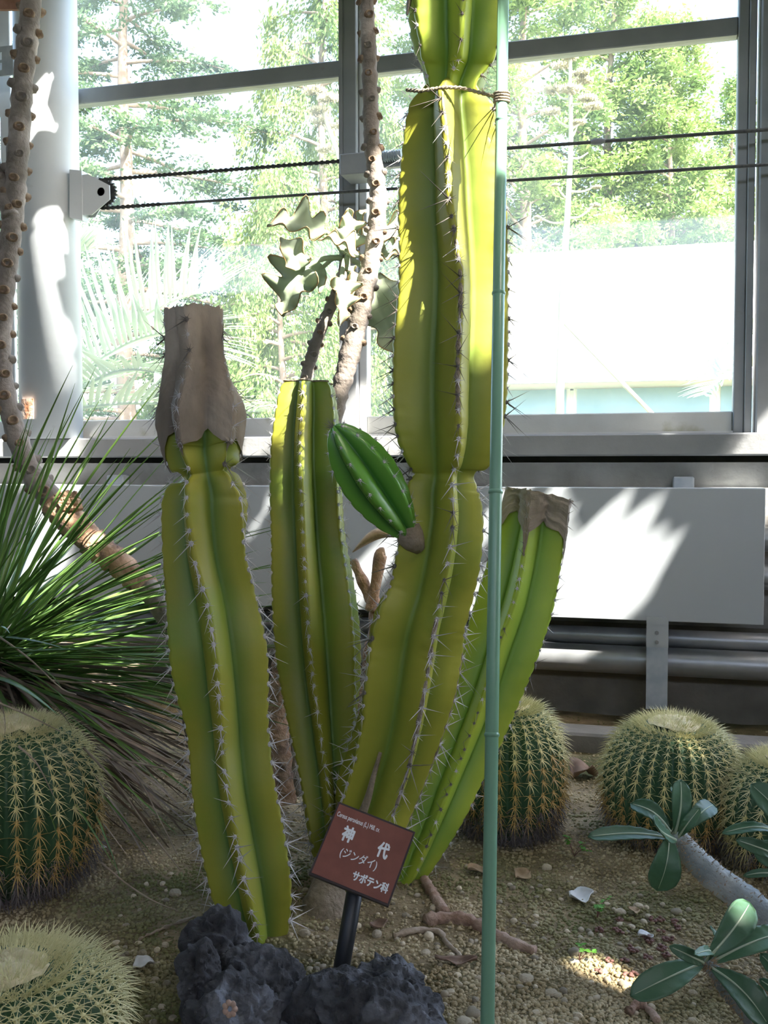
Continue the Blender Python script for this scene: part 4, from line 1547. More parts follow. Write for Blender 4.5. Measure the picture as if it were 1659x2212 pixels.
def blade_mesh(seed, droop, mtl, w=0.0060):
    r = random.Random(seed)
    m = MB()
    n = 12
    sw_ = 0.05 * r.uniform(-1, 1)
    P = []
    for i in range(n):
        u = i / (n - 1)
        y = -droop * u ** 2.2
        ww = w * (1 - u ** 3) * (0.65 + 0.5 * min(1, u * 3)) + 0.0002
        cz = (u - 0.12 * droop * u ** 3)
        sx = sw_ * u * u
        P.append([(sx - ww, y + ww * 0.5, cz), (sx, y - ww * 0.25, cz), (sx + ww, y + ww * 0.5, cz)])
    m.grid(P)
    m.grid([[(a[0], a[1] - 0.0008, a[2]) for a in row] for row in P])
    return m.mesh('blade', mtl, smooth=True)


GB = [blade_mesh(i, 0.02 + 0.035 * (i % 6), M_blade) for i in range(12)]
GD = [blade_mesh(i + 40, 0.15 + 0.08 * (i % 6), M_blade_dry, 0.0060) for i in range(12)]
cg = at(-60, 1440, 2.80)
gr = Thing('grassy_rosette', 'big spiky rosette of long narrow green leaves over a dry brown skirt', 'plant', np.array([cg[0], cg[1], 0]))
m = MB(); m.tube([np.array([cg[0], cg[1], -0.05]), np.array([cg[0], cg[1], 0.2]), cg], [0.09, 0.085, 0.05], 14)
gr.part('stem', m, M_blade_dry, smooth=True)
cnt = 0
tries = 0
rg = np.random.default_rng(11)
while cnt < 295 and tries < 5000:
    tries += 1
    d = rg.normal(size=3)
    d[2] = d[2] * 0.8 + 0.15
    d = nrm(d)
    if d[2] < -0.30:
        continue
    ln = rg.uniform(0.62, 0.95)
    sx_, sy_, sz = project(cg + d * ln * 0.7)
    ex_, ey_, _ = project(cg + d * ln)
    if max(sx_, ex_) < 10:
        if tries % 4:
            continue
    gr.put('leaf', GB[rg.integers(12)], frame(cg + d * 0.02 + rg.normal(size=3) * 0.025, d, UPc, (ln, ln, ln), rg.uniform(-.5, .5)))
    cnt += 1
m_n = 0
while m_n < 298:
    d = rg.normal(size=3)
    d[2] = -abs(d[2]) * 0.55 - 0.08
    d = nrm(d)
    ln = rg.uniform(0.45, 0.85)
    e_ = cg + d * ln
    if e_[2] < 0.0:
        ln *= (cg[2] - 0.02) / (cg[2] - e_[2])
    if project(cg + d * ln)[0] < 40:
        continue
    gr.put('dry_leaf', GD[rg.integers(12)], frame(cg + d * 0.03 + rg.normal(size=3) * [0.04, 0.04, 0.03] - np.array([0, 0, .02]), nrm(d + rg.normal(size=3) * .10), UPc + rg.normal(size=3) * .8, (ln * 1.1, ln * 0.45, ln), rg.uniform(-.5, .5)))
    m_n += 1
# loose dry leaves hanging in front of the barrel cactus and on the ground
M_straw = mat('straw', (0.26, 0.20, 0.14), (0.42, 0.34, 0.26), 0.85, 12)
def strand(pix, w0, label=None):
    K = smoothpath([at(*q) for q in pix], 14)
    m = MB(); m.tube(K, np.linspace(w0, w0 * 0.35, 14), 5, flat=0.45)
    return gr.part('dry_leaf', m, M_straw, smooth=True)
strand([(-10, 1370, 2.5), (60, 1420, 2.3), (130, 1485, 2.2), (165, 1500, 2.15)], .0035)
strand([(-10, 1515, 2.3), (60, 1545, 2.25), (130, 1580, 2.2)], .003)
strand([(180, 1615, 2.3), (250, 1690, 2.2), (320, 1790, 2.1), (390, 1880, 2.02)], .004)
strand([(210, 1612, 2.35), (290, 1670, 2.25), (350, 1780, 2.12), (385, 1850, 2.06)], .0035)
strand([(240, 1640, 2.4), (330, 1655, 2.3), (428, 1682, 2.2)], .0035)
strand([(40, 1612, 2.1), (80, 1650, 2.08), (115, 1718, 2.07)], .0032)
strand([(220, 1865, 2.1), (275, 1910, 2.07), (330, 1945, 2.05), (385, 1968, 2.03)], .003)
strand([(110, 1470, 2.5), (190, 1475, 2.5), (320, 1472, 2.5)], .003)
# ------------------------------------------------------------------ spiny succulent with paddle leaves (right foreground)
M_pach = mat('succulent_trunk', (0.22, 0.25, 0.25), (0.40, 0.42, 0.40), 0.8, 22, 6, 0.8, 80)
M_pleaf = mat('succulent_leaf', (0.050, 0.125, 0.060), (0.085, 0.18, 0.095), 0.42, 5, 4, 0.12, 50, rand=0.2, trans=0.12)
M_midrib = mat('leaf_midrib', (0.42, 0.50, 0.34), (0.50, 0.57, 0.42), 0.6, 20)
M_thorn = mat('thorn', (0.25, 0.17, 0.10), (0.42, 0.30, 0.18), 0.7, 30)
pa_ = Thing('spiny_succulent', 'grey spiny succulent stem with rosettes of dark green paddle leaves', 'succulent', onground(1700, 2150))


def spiny_trunk(keys, n=50, name='stem'):
    K = smoothpath(keys, n)
    pts = np.array([at(x, y, d) for x, y, r, d in K])
    rad = np.array([r * d / FPX for x, y, r, d in K])
    m = MB(); m.tube(pts, rad, 18)
    V = m.v[0]
    for i in range(len(V)):
        V[i] += nrm(V[i] - pts[min(i // 18, n - 1)]) * 0.006 * abs(fbm(V[i] * 60, 3))
    o = pa_.part(name, m, M_pach, smooth=True)
    m = MB()
    for i in range(700):
        k = int(RNG.integers(n))
        d = RNG.normal(size=3)
        tt = nrm(pts[min(k + 1, n - 1)] - pts[max(k - 1, 0)])
        d = nrm(d - tt * (d @ tt))
        m.spike(pts[k] + d * rad[k] * .98, nrm(d + RNG.normal(size=3) * .25), RNG.uniform(.006, .014), .0012)
    pa_.part('thorns', m, M_thorn, o, kind='stuff')


spiny_trunk([(1462, 1806, 17, 2.00), (1480, 1830, 22, 2.00), (1525, 1880, 27, 1.98), (1590, 1930, 31, 1.96), (1650, 1985, 35, 1.93), (1710, 2070, 38, 1.90), (1740, 2170, 40, 1.86)])
spiny_trunk([(1528, 2072, 10, 1.70), (1545, 2100, 13, 1.70), (1590, 2160, 16, 1.71), (1660, 2230, 20, 1.72), (1720, 2260, 24, 1.75)], 30, 'branch')
spiny_trunk([(1690, 1790, 14, 1.92), (1700, 1880, 20, 1.90), (1720, 2000, 26, 1.88)], 24, 'branch')


def paddle(bx, by, tx, ty, dep, hw, facing, dd=0.0, bend=0.02, cup=0.25, pw=0.55, two=1.0):
    A, B = at(bx, by, dep), at(tx, ty, dep + dd)
    a_ = B - A
    Ln = np.linalg.norm(a_)
    a_ = a_ / Ln
    fz = nrm(facing - a_ * (facing @ a_))
    wx = np.cross(a_, fz)
    W = hw * dep / FPX
    nu, nv = 22, 11
    P = np.zeros((nu, nv, 3))
    for i in range(nu):
        u = i / (nu - 1)
        w = (u ** 0.75) * (max(0, 1 - u ** 3.2)) ** 0.55 * 1.25 + 0.06 * (1 - u)
        for j in range(nv):
            v = j / (nv - 1) * 2 - 1
            rip = 0.0012 * math.sin(u * 40 + abs(v) * 6) * abs(v)
            P[i, j] = A + a_ * Ln * u + wx * v * w * W + fz * (cup * abs(v) ** 1.5 * w * W + bend * math.sin(u * math.pi) + rip)
    m = MB(); m.grid(P)
    o = pa_.part('leaf', m, M_pleaf, smooth=True)
    s_ = o.modifiers.new('thick', 'SOLIDIFY'); s_.thickness = 0.0012
    m = MB()
    c_ = nv // 2
    m.tube(P[:-1, c_] + fz * 0.0006, np.linspace(0.0030, 0.0006, nu - 1), 6, flat=0.5)
    m.tube(P[:-1, c_] - fz * 0.0018, np.linspace(0.0030, 0.0006, nu - 1), 6, flat=0.5)
    pa_.part('midrib', m, M_midrib, o, smooth=True)
    return o


V0 = -CF
R1c = (1460, 1805)
paddle(1458, 1800, 1470, 1684, 1.98, 27, nrm(V0 + UPc * .2), 0.02)
paddle(1452, 1800, 1450, 1700, 2.02, 24, nrm(V0 + CR * .8), 0.03)
paddle(1448, 1798, 1362, 1736, 2.00, 29, nrm(V0 * .7 + UPc * .8 + CR * .1), 0.03)
paddle(1468, 1800, 1542, 1738, 2.02, 27, nrm(V0 * .8 + UPc * .6 + CR * -.1), 0.06)
paddle(1466, 1808, 1512, 1745, 1.97, 16, nrm(V0 + CR * -.6), -0.02)
paddle(1452, 1812, 1270, 1808, 1.97, 24, nrm(V0 * .55 + UPc * .9), -0.04, bend=0.012)
paddle(1460, 1815, 1414, 1778, 1.93, 34, nrm(V0 * .75 + UPc * .7), -0.09, bend=-0.005)
paddle(1446, 1802, 1420, 1924, 1.97, 42, nrm(V0 + UPc * .15), -0.02)
# lower rosette
paddle(1530, 2070, 1620, 1950, 1.70, 42, nrm(V0 + UPc * .5), 0.05)
paddle(1532, 2082, 1690, 2015, 1.70, 33, nrm(V0 * .8 + UPc * .8), 0.03)
paddle(1520, 2080, 1362, 2152, 1.70, 38, nrm(V0 * .8 + UPc * .7 + CR * .2), -0.06)
paddle(1520, 2080, 1446, 2044, 1.69, 18, nrm(V0 * .9 + UPc * .3), -0.03)
paddle(1524, 2072, 1535, 2000, 1.73, 16, nrm(V0 + CR * .7), 0.02)
paddle(1536, 2090, 1660, 2215, 1.69, 44, nrm(V0 * .7 + UPc * .8), -0.06)
paddle(1524, 2078, 1500, 2062, 1.70, 14, nrm(V0 + UPc), -0.08)
# right edge leaves
paddle(1700, 1800, 1622, 1694, 1.88, 38, nrm(V0 + UPc * .4 + CR * .2), 0.0)
paddle(1690, 1804, 1560, 1800, 1.90, 17, nrm(V0 * .6 + UPc * .9), -0.02)
paddle(1695, 1860, 1590, 1814, 1.90, 20, nrm(V0 + UPc * .4), -0.03)
paddle(1700, 1880, 1632, 1824, 1.93, 34, nrm(V0 + UPc * .2), 0.02)
paddle(1700, 1900, 1606, 1892, 1.92, 12, nrm(V0 * .7 + UPc * .7), 0.0)
paddle(1700, 2130, 1642, 2060, 1.74, 22, nrm(V0 + UPc * .3), 0.0)
paddle(1700, 2160, 1640, 2115, 1.70, 16, nrm(V0 + UPc * .3), 0.0)

# ------------------------------------------------------------------ pebbles, grit
ICO1 = ico(1)
ICO2 = ico(2)
PEB = []
for k in range(10):
    V, F = ICO2
    r = np.random.default_rng(200 + k)
    s_ = r.uniform(0.75, 1.25, 3) * np.array([1, 1, 0.7])
    W = np.array([v * s_ * (1 + 0.22 * noise.noise(Vector(v * 1.1 + k * 3.1))) for v in V])
    m = MB(); m.add(W, F)
    PEB.append(m.mesh('pebble', M_pebble, smooth=k % 3 == 0))


def groundpix(r):
    while True:
        x = r.uniform(-20, 1680)
        y = 1600 + 620 * r.random() ** 0.75
        if y < 1850 and x < 900 and r.random() < 0.4:
            continue
        return x, y


rg = np.random.default_rng(5)
n = 0
while n < 290:
    x, y = groundpix(rg)
    if not (230 < x < 380 and y > 1880) and not (620 < x < 1500 and y > 1870):
        continue
    p = onground(x, y)
    s = rg.uniform(0.0038, 0.0080) if n > 36 else rg.uniform(0.008, 0.013)
    M = Matrix.Translation(Vector(p) + Vector((0, 0, s * 0.25))) @ Matrix.Rotation(rg.uniform(0, 6.28), 4, 'Z') @ Matrix.Diagonal((s, s, s, 1))
    o = obj('pebble', PEB[n % 10], None, M)
    where = ('between the low barrel cactus and the lava rock' if x < 400 else 'around the sign post and the grey lava rock' if x < 900 else
             'beside the reddish root and the green stake' if x < 1180 else 'below the spiny paddle-leaved succulent')
    big = 'large' if s > 0.008 else 'small'
    tag(o, big + ' pale pebble ' + where, 'pebble', big + ' pebbles ' + where)
    n += 1
# grit: nobody could count it
g = MB()
V, F = ICO1
Fa = np.array(F)
N_ = 46000
P, SZ = [], []
while len(P) < N_:
    x, y = groundpix(rg)
    p = onz(x, y, 0)
    if len(P) > N_ * 0.85:
        p = np.array([rg.uniform(-2.2, 2.6), rg.uniform(1.0, 3.9), 0])
    if p[1] > 3.95 or kb - .01 < p[1] < kb + .14:
        continue
    p[2] = gz(p[0], p[1])
    dens = noise.noise(Vector((p[0] * 2.3, p[1] * 2.3, 9.0)))
    if dens < -0.25 and rg.random() < .6:
        continue
    P.append(p)
P = np.array(P)
SZ = 0.0017 + 0.0042 * rg.random(N_) ** 2.2
VV = V[None] * SZ[:, None, None] * np.array([1, 1, .75]) * rg.uniform(.7, 1.3, (N_, 1, 3)) + P[:, None] + (SZ * 0.3)[:, None, None] * np.array([0, 0, 1])
me = bpy.data.meshes.new('grit')
allF = (Fa[None] + (np.arange(N_) * len(V))[:, None, None]).reshape(-1, 3)
me.vertices.add(N_ * len(V)); me.vertices.foreach_set('co', VV.astype(np.float32).ravel())
me.loops.add(allF.size); me.loops.foreach_set('vertex_index', allF.astype(np.int32).ravel())
me.polygons.add(len(allF)); me.polygons.foreach_set('loop_start', np.arange(0, allF.size, 3, dtype=np.int32))
me.update(calc_edges=True)
me.materials.append(M_grit)
o = obj('grit', me)
tag(o, 'loose yellowish grit and fine gravel covering the bed', 'gravel', kind='stuff')

# ------------------------------------------------------------------ roots, twigs, dead leaves, weeds
M_root = mat('root_bark', (0.26, 0.15, 0.10), (0.42, 0.30, 0.23), 0.9, 18, 6, 0.8, 70)
M_twig = mat('twig_bark', (0.24, 0.18, 0.12), (0.42, 0.34, 0.26), 0.9, 20, 5, 0.5, 80)
M_petal = mat('dry_petal', (0.60, 0.60, 0.60), (0.74, 0.74, 0.73), 0.85, 14)
M_brownleaf = mat('brown_leaf', (0.16, 0.10, 0.07), (0.30, 0.20, 0.14), 0.85, 14)
M_weed = mat('weed_leaf', (0.10, 0.30, 0.03), (0.17, 0.42, 0.05), 0.5, 9, trans=0.3)
M_redweed = mat('red_weed', (0.14, 0.06, 0.05), (0.24, 0.12, 0.09), 0.7, 20)


def gtube(pix, r0, r1, lift=0.008, n=24, k=10, wob=0.003):
    pts = smoothpath([onground(x, y, lift) for x, y in pix], n)
    m = MB(); m.tube(pts, np.linspace(r0, r1, n) * (1 + 0.15 * RNG.normal(size=n)), k)
    V = m.v[0]
    for i in range(len(V)):
        V[i] += nrm(V[i] - pts[min(i // k, n - 1)]) * wob * fbm(V[i] * 60, 2)
    return m


single('surface_root', gtube([(920, 1996), (950, 1990), (1000, 1992), (1040, 2008), (1080, 2030), (1120, 2050), (1155, 2062)], 0.015, 0.011, .006), M_root, 'thick reddish root running over the soil behind the stake', 'root', smooth=True)
single('fallen_twig', gtube([(850, 2028), (880, 2020), (915, 2014), (950, 2020), (962, 2040), (985, 2062), (995, 2074)], 0.007, 0.004, .006), M_twig, 'crooked pale twig lying on the soil beside the root', 'twig', smooth=True)
single('fallen_twig', gtube([(915, 1905), (930, 1930), (945, 1955), (960, 1978)], 0.010, 0.012, .008), M_root, 'short dark stub of root at the foot of the cactus', 'root', smooth=True)
single('fallen_twig', gtube([(300, 2035), (340, 2015), (380, 2000), (420, 1985)], 0.003, 0.002, .005), M_twig, 'thin dark twig on mossy soil beside the lava rock', 'twig')
single('fallen_twig', gtube([(1360, 2196), (1375, 2180), (1395, 2186), (1420, 2215)], 0.008, 0.006, .008), M_root, 'short forked root stub poking out of sunlit soil', 'root', smooth=True)


def flake(name, label, cat, x, y, w, h, mtl, seed, curl=.3, group=None, pts=5):
    r = random.Random(seed)
    c = onground(x, y, 0.008)
    dep = project(c)[2]
    W, H = w * dep / FPX, h * dep / FPX / 0.5
    rot = r.uniform(0, 6.28)
    P = []
    for i in range(9):
        u = i / 8
        row = []
        ww = math.sin(math.pi * (0.08 + 0.88 * u)) * (1 + .25 * math.sin(u * 9 + seed))
        for j in range(7):
            v = j / 6 * 2 - 1
            px_, py_ = (u - .5) * W, v * ww * H / 2
            z = curl * W * (abs(v) ** 2 * .5 + .35 * math.sin(u * 5 + seed)) + .1 * W * noise.noise(Vector((u * 3, v * 2, seed)))
            row.append((c[0] + px_ * math.cos(rot * .2) - py_ * math.sin(rot * .2), c[1] + px_ * math.sin(rot * .2) + py_ * math.cos(rot * .2), c[2] + max(z, -.004)))
        P.append(row)
    m = MB(); m.grid(P)
    o = single(name, m, mtl, label, cat, group, smooth=True)
    s_ = o.modifiers.new('thick', 'SOLIDIFY'); s_.thickness = 0.0012
    return o


flake('dry_petal', 'crumpled white dry petal beside the green seedling', 'petal', 1256, 1944, 52, 34, M_petal, 3)
flake('dry_petal', 'folded white dry petal near the low barrel cactus', 'petal', 310, 2092, 44, 24, M_petal, 5)
flake('dry_petal', 'small white petal fragment lying beside the pebbles under the barrel', 'petal', 222, 1838, 16, 14, M_petal, 6)
flake('dry_leaf', 'tan curled dry leaf at the foot of the barrel behind the stake', 'leaf', 1032, 1888, 44, 22, M_dry, 7)
flake('dry_leaf', 'narrow brown dry pod lying on the soil in front of the root', 'seed pod', 985, 2084, 92, 16, M_brownleaf, 8, .15)
flake('dry_leaf', 'brown curled leaf beside the sign post', 'leaf', 818, 2006, 40, 18, M_brownleaf, 9)
flake('dry_leaf', 'grey curled leaf lying between two barrel cacti', 'leaf', 1130, 1898, 36, 26, M_dry, 10)
flake('dry_leaf', 'dark shrivelled leaf against the kerb between barrel cacti', 'leaf', 1262, 1680, 60, 40, M_brownleaf, 12, .6)
flake('dry_leaf', 'pale curled leaf in front of the lower paddle leaves', 'leaf', 1395, 2030, 34, 14, M_petal, 13)
flake('dry_leaf', 'small tan leaf below the wide barrel cactus', 'leaf', 1370, 1975, 24, 16, M_dry, 14)
flake('dry_leaf', 'ochre dry leaf between the barrel and the lava rock', 'leaf', 212, 2058, 40, 20, M_dry, 15)


def weed(label, x, y, stems, s, seed, compound=True):
    r = random.Random(seed)
    b = onground(x, y)
    t = Thing('seedling', label, 'weed', b)
    for i in range(stems):
        a = r.uniform(0, 6.28)
        e = b + np.array([math.cos(a), math.sin(a), 0]) * s * r.uniform(.3, 1.0) + np.array([0, 0, s * r.uniform(.5, 1.3)])
        mid = (b + e) / 2 + np.array([0, 0, s * .25])
        pts = smoothpath([b, mid, e], 8)
        m = MB(); m.tube(pts, 0.0008, 4)
        o = t.part('stalk', m, M_redweed)
        nl = 3 if not compound else 9
        for k in range(nl):
            q = e if not compound else pts[3 + k % 5]
            aa = a + (k - nl / 2) * (2.1 if not compound else 1.4)
            d = np.array([math.cos(aa), math.sin(aa), r.uniform(-.1, .3)])
            w = np.array([-math.sin(aa), math.cos(aa), 0])
            ln = s * (0.42 if not compound else .26)
            P = [[q + d * ln * u + w * v * ln * .38 * math.sin(math.pi * (u * .9 + .05)) + np.array([0, 0, .1 * ln * abs(v)]) for v in (-1, 0, 1)] for u in np.linspace(0, 1, 6)]
            m = MB(); m.grid(P)
            t.part('leaf', m, M_weed, o)


weed('small bright green seedling next to the crumpled white petal', 1290, 1985, 4, .035, 1)
weed('small ferny seedling between two barrel cacti', 1240, 1850, 4, .04, 2)
weed('low bright green seedling on bare sunlit gravel', 1250, 2078, 3, .03, 3, False)
rgw = np.random.default_rng(21)
for i in range(26):
    x, y = rgw.uniform(1290, 1480), rgw.uniform(1990, 2120)
    b = onground(x, y)
    m = MB()
    for k in range(7):
        a = rgw.uniform(0, 6.28)
        d = np.array([math.cos(a), math.sin(a), rgw.uniform(.2, .9)])
        m.ball(b + d * 0.006 + np.array([0, 0, .003]), 0.0042, 6, 4, (1, 1, .6))
    single('stonecrop', m, M_redweed, 'tiny reddish stonecrop tuft in the gravel near the paddle leaves', 'weed', 'stonecrop tufts', smooth=True)
# tiny pinkish rosette growing on the lava rock
M_rosette = mat('rock_rosette', (0.40, 0.26, 0.20), (0.52, 0.38, 0.30), 0.7, 20)
m = MB()
c = at(497, 2178, 1.655)
for k in range(7):
    a = k * 0.9
    m.ball(c + CR * 0.008 * math.cos(a) + CU * 0.010 * math.sin(a) - CF * .002, 0.0055, 8, 5, (1, .6, 1))
single('stonecrop', m, M_rosette, 'tiny pinkish rosette growing on the black lava rock', 'weed', smooth=True)
# ------------------------------------------------------------------ outdoors: trees
M_trunk = mat('tree_bark', (0.22, 0.15, 0.11), (0.40, 0.30, 0.24), 0.95, 4, 6, 0.8, 20)
M_fol_blue = mat('foliage_redwood', (0.04, 0.085, 0.04), (0.13, 0.21, 0.08), 0.7, 0.9, 4, trans=0.3)
M_fol_yel = mat('foliage_dawn_redwood', (0.12, 0.20, 0.05), (0.27, 0.36, 0.10), 0.7, 0.9, 4, trans=0.35)
M_fol_mid = mat('foliage_weeping', (0.12, 0.20, 0.055), (0.26, 0.33, 0.10), 0.7, 0.9, 4, trans=0.35)
ZG = -0.5


def leaf_cards(C, D, ln, wd, rng):
    """small two-triangle leaves: centres C, directions D"""
    n = len(C)
    D = D / (np.linalg.norm(D, axis=1)[:, None] + 1e-9)
    X = np.cross(D, rng.normal(size=(n, 3)))
    X /= np.linalg.norm(X, axis=1)[:, None] + 1e-9
    l = ln * rng.uniform(.6, 1.3, n)[:, None]
    w = wd * rng.uniform(.6, 1.3, n)[:, None]
    q = np.stack([C - D * l * .5, C + X * w * .5, C + D * l * .5, C - X * w * .5], 1)
    return q.reshape(-1, 3)


def foliage_obj(t, name, V, material):
    n = len(V) // 4
    me = bpy.data.meshes.new(name)
    me.vertices.add(len(V))
    me.vertices.foreach_set('co', (V - t.base).astype(np.float32).ravel())
    me.loops.add(n * 4)
    me.loops.foreach_set('vertex_index', np.arange(n * 4, dtype=np.int32))
    me.polygons.add(n)
    me.polygons.foreach_set('loop_start', np.arange(0, n * 4, 4, dtype=np.int32))
    me.materials.append(material)
    me.update(calc_edges=True)
    me.validate()
    o = obj(name, me, t.o)
    o['kind'] = 'stuff'
    return o


def tree(label, px, dep, H, rad, z0, style, material, nleaf, seed, ln=0.16, wd=0.075, trunk_r=0.2, nb=60):
    rng = np.random.default_rng(seed)
    b = at(px, 1000, dep)
    b[2] = ZG
    t = Thing('conifer_tree', label, 'tree', b, 'trees outside the glasshouse')
    m = MB()
    zz = np.linspace(0, H, 14)
    lean = rng.normal(size=2) * 0.01
    tr = np.array([b + np.array([lean[0] * z + .06 * math.sin(z), lean[1] * z, z]) for z in zz])
    m.tube(tr, trunk_r * (1 - zz / H * 0.93), 10)
    t.part('trunk', m, M_trunk, smooth=True)
    bm_ = MB()
    CC, DD = [], []
    per = nleaf // nb
    for k in range(nb):
        f = (k + rng.random() * .8) / nb
        z = z0 + (H - z0) * f ** 0.95
        a = k * 2.4 + rng.normal() * .4
        L1 = rad * (1 - f) ** 0.75 * rng.uniform(.65, 1.15) + 0.25
        d = np.array([math.cos(a), math.sin(a), 0])
        rise = {'redwood': 0.05, 'dawn': 0.45, 'weep': 0.30}[style]
        droop = {'redwood': -0.18, 'dawn': -0.12, 'weep': -0.30}[style]
        us = np.linspace(0, 1, 7)
        o_ = np.array([np.interp(z, zz, tr[:, 0]), np.interp(z, zz, tr[:, 1]), b[2] + z])
        pts = o_ + d * L1 * us[:, None] + np.array([0, 0, 1]) * (rise * L1 * us + droop * L1 * us ** 2.2)[:, None]
        bm_.tube(pts, np.linspace(0.03 + .01 * L1, 0.008, 7), 5, cap=False)
        n_ = max(8, int(per * (0.4 + 1.2 * (1 - f))))
        # clumpy sprays: leaves gather round twiglets
        ntw = max(4, int(L1 * 5))
        tu = rng.uniform(.12, 1, ntw) ** .8
        side = np.cross(d, [0, 0, 1])
        to = np.array([np.array([np.interp(u, us, pts[:, c]) for c in range(3)]) for u in tu])
        td = (side * rng.choice([-1, 1], ntw)[:, None] * rng.uniform(.3, 1, ntw)[:, None] + d * rng.uniform(.1, .9, ntw)[:, None])
        td[:, 2] += rng.uniform(-.35, .25, ntw) if style != 'weep' else rng.uniform(-1.4, -.3, ntw)
        tl = (0.30 + 0.28 * L1 * (1 - tu * .6)) * rng.uniform(.5, 1.1, ntw)
        ii = rng.integers(ntw, size=n_)
        uu = rng.random(n_) ** .8
        sp = {'redwood': (.14, .14, .05), 'dawn': (.17, .17, .14), 'weep': (.10, .10, .22)}[style]
        c_ = to[ii] + td[ii] * (tl[ii] * uu)[:, None] + rng.normal(size=(n_, 3)) * np.array(sp)
        CC.append(c_)
        dd = td[ii] + rng.normal(size=(n_, 3)) * .6
        if style == 'weep':
            dd[:, 2] -= 1.0
        DD.append(dd)
    t.part('branches', bm_, M_trunk, smooth=True, kind='stuff')
    foliage_obj(t, 'foliage', leaf_cards(np.concatenate(CC), np.concatenate(DD), ln, wd, rng), material)
    return t


tree('big blue-green redwood with layered branches beyond the palm', 272, 25, 19, 4.6, 2.2, 'redwood', M_fol_blue, 75140, 1, 0.148, 0.060, .26, 84)
tree('dark slender redwood half hidden behind the steel column', 120, 31, 17, 3.4, 2.0, 'redwood', M_fol_blue, 26520, 2, 0.148, 0.064, .2, 50)
tree('light green weeping conifer rising behind the middle window post', 690, 27, 17, 3.0, 1.0, 'weep', M_fol_mid, 57460, 3, 0.156, 0.057, .2, 64)
tree('short yellow-green weeping conifer under the felt bush leaves', 615, 21, 7.6, 2.0, .6, 'weep', M_fol_mid, 35360, 4, 0.117, 0.046, .12, 46)
tree('broad yellow-green dawn redwood just behind the green stake', 1135, 27, 18.5, 3.6, 1.2, 'dawn', M_fol_yel, 75140, 5, 0.163, 0.064, .24, 84)
tree('tall dawn redwood standing behind the flower stalk', 1300, 29, 17, 3.6, 1.2, 'dawn', M_fol_yel, 75140, 6, 0.163, 0.064, .24, 84)
tree('rounded dawn redwood beyond the white roof', 1440, 28, 13.2, 2.9, 1.2, 'dawn', M_fol_yel, 57460, 7, 0.156, 0.064, .2, 64)
tree('pale distant dawn redwood beside the window end post', 1585, 36, 14.5, 2.6, 1.2, 'dawn', M_fol_mid, 30940, 8, 0.187, 0.071, .2, 50)
tree('slim dawn redwood hidden behind the tall cactus', 950, 30, 19, 3.2, 1.2, 'dawn', M_fol_yel, 39780, 9, 0.171, 0.064, .2, 60)
tree('small broad conifer low down behind the palm fronds', 430, 30, 5.6, 2.8, .6, 'weep', M_fol_mid, 26520, 10, 0.156, 0.064, .14, 36)

# ------------------------------------------------------------------ white building
M_roof = mat('white_roof', (0.78, 0.78, 0.77), (0.84, 0.84, 0.83), 0.6, 0.6)
M_white = mat('white_wall', (0.74, 0.75, 0.75), (0.80, 0.80, 0.80), 0.7, 0.8)
M_fascia = mat('fascia_grey', (0.22, 0.24, 0.28), (0.30, 0.32, 0.36), 0.7, 3)  # grey of the fascia along the eave
M_bluewin = mat('building_window', (0.20, 0.30, 0.36), (0.26, 0.36, 0.42), 0.15, 1.5)
YBd = 15.0
bx0, bx1 = ony(880, 700, YBd)[0], 14.0
zr0, zr1 = zat(1340, 806, YBd), 0
zeave = zat(1340, 806, YBd)
zw = zat(1340, 838, YBd)
bd = Thing('white_building', 'long low white building with a big pale pitched roof', 'building', ((bx0 + bx1) / 2, YBd, ZG))
YR = YBd + 4.0
zridge = zat(1340, 536, YR)
m = MB()
m.add([(bx0, YBd - .5, zeave), (bx1, YBd - .5, zeave), (bx1, YR, zridge), (bx0, YR, zridge), (bx0, YBd - .5, zeave - .06), (bx1, YBd - .5, zeave - .06), (bx1, YR, zridge - .06), (bx0, YR, zridge - .06)],
      [(0, 1, 2, 3), (7, 6, 5, 4), (0, 4, 5, 1), (1, 5, 6, 2), (2, 6, 7, 3), (3, 7, 4, 0)])
m.add([(bx0, YR, zridge), (bx1, YR, zridge), (bx1, YR + 4, zeave), (bx0, YR + 4, zeave)], [(0, 1, 2, 3)])
bd.part('roof', m, M_roof)
m = MB(); m.box((bx0, YBd - .56, zeave - .16), (bx1, YBd - .46, zeave - .02)); bd.part('gutter', m, M_fascia)
m = MB(); m.box((bx0 + .1, YBd, ZG), (bx1, YBd + 7.6, zw)); m.box((bx0 + .1, YBd, zw - .02), (bx1, YBd + 7.6, zeave + .12)); bd.part('wall', m, M_white)
zb_ = zat(1340, 960, YBd)
xw = bx0 + .5
while xw < bx1 - 2:
    m = MB(); m.box((xw, YBd - .03, zb_), (xw + 1.9, YBd + .02, zw)); f_ = bd.part('window', m, M_alu_light)
    m = MB(); m.box((xw + .05, YBd - .05, zb_ + .05), (xw + 1.85, YBd - .031, zw - .01)); bd.part('pane', m, M_bluewin, f_)
    xw += 1.95

# ------------------------------------------------------------------ agave flower stalks
M_stalk = mat('agave_stalk', (0.30, 0.28, 0.19), (0.40, 0.37, 0.26), 0.8, 6)
M_bloom = mat('agave_bloom', (0.30, 0.27, 0.15), (0.44, 0.40, 0.26), 0.9, 6, trans=0.2)
M_agave = mat('agave_leaf', (0.36, 0.44, 0.36), (0.50, 0.56, 0.46), 0.6, 3)


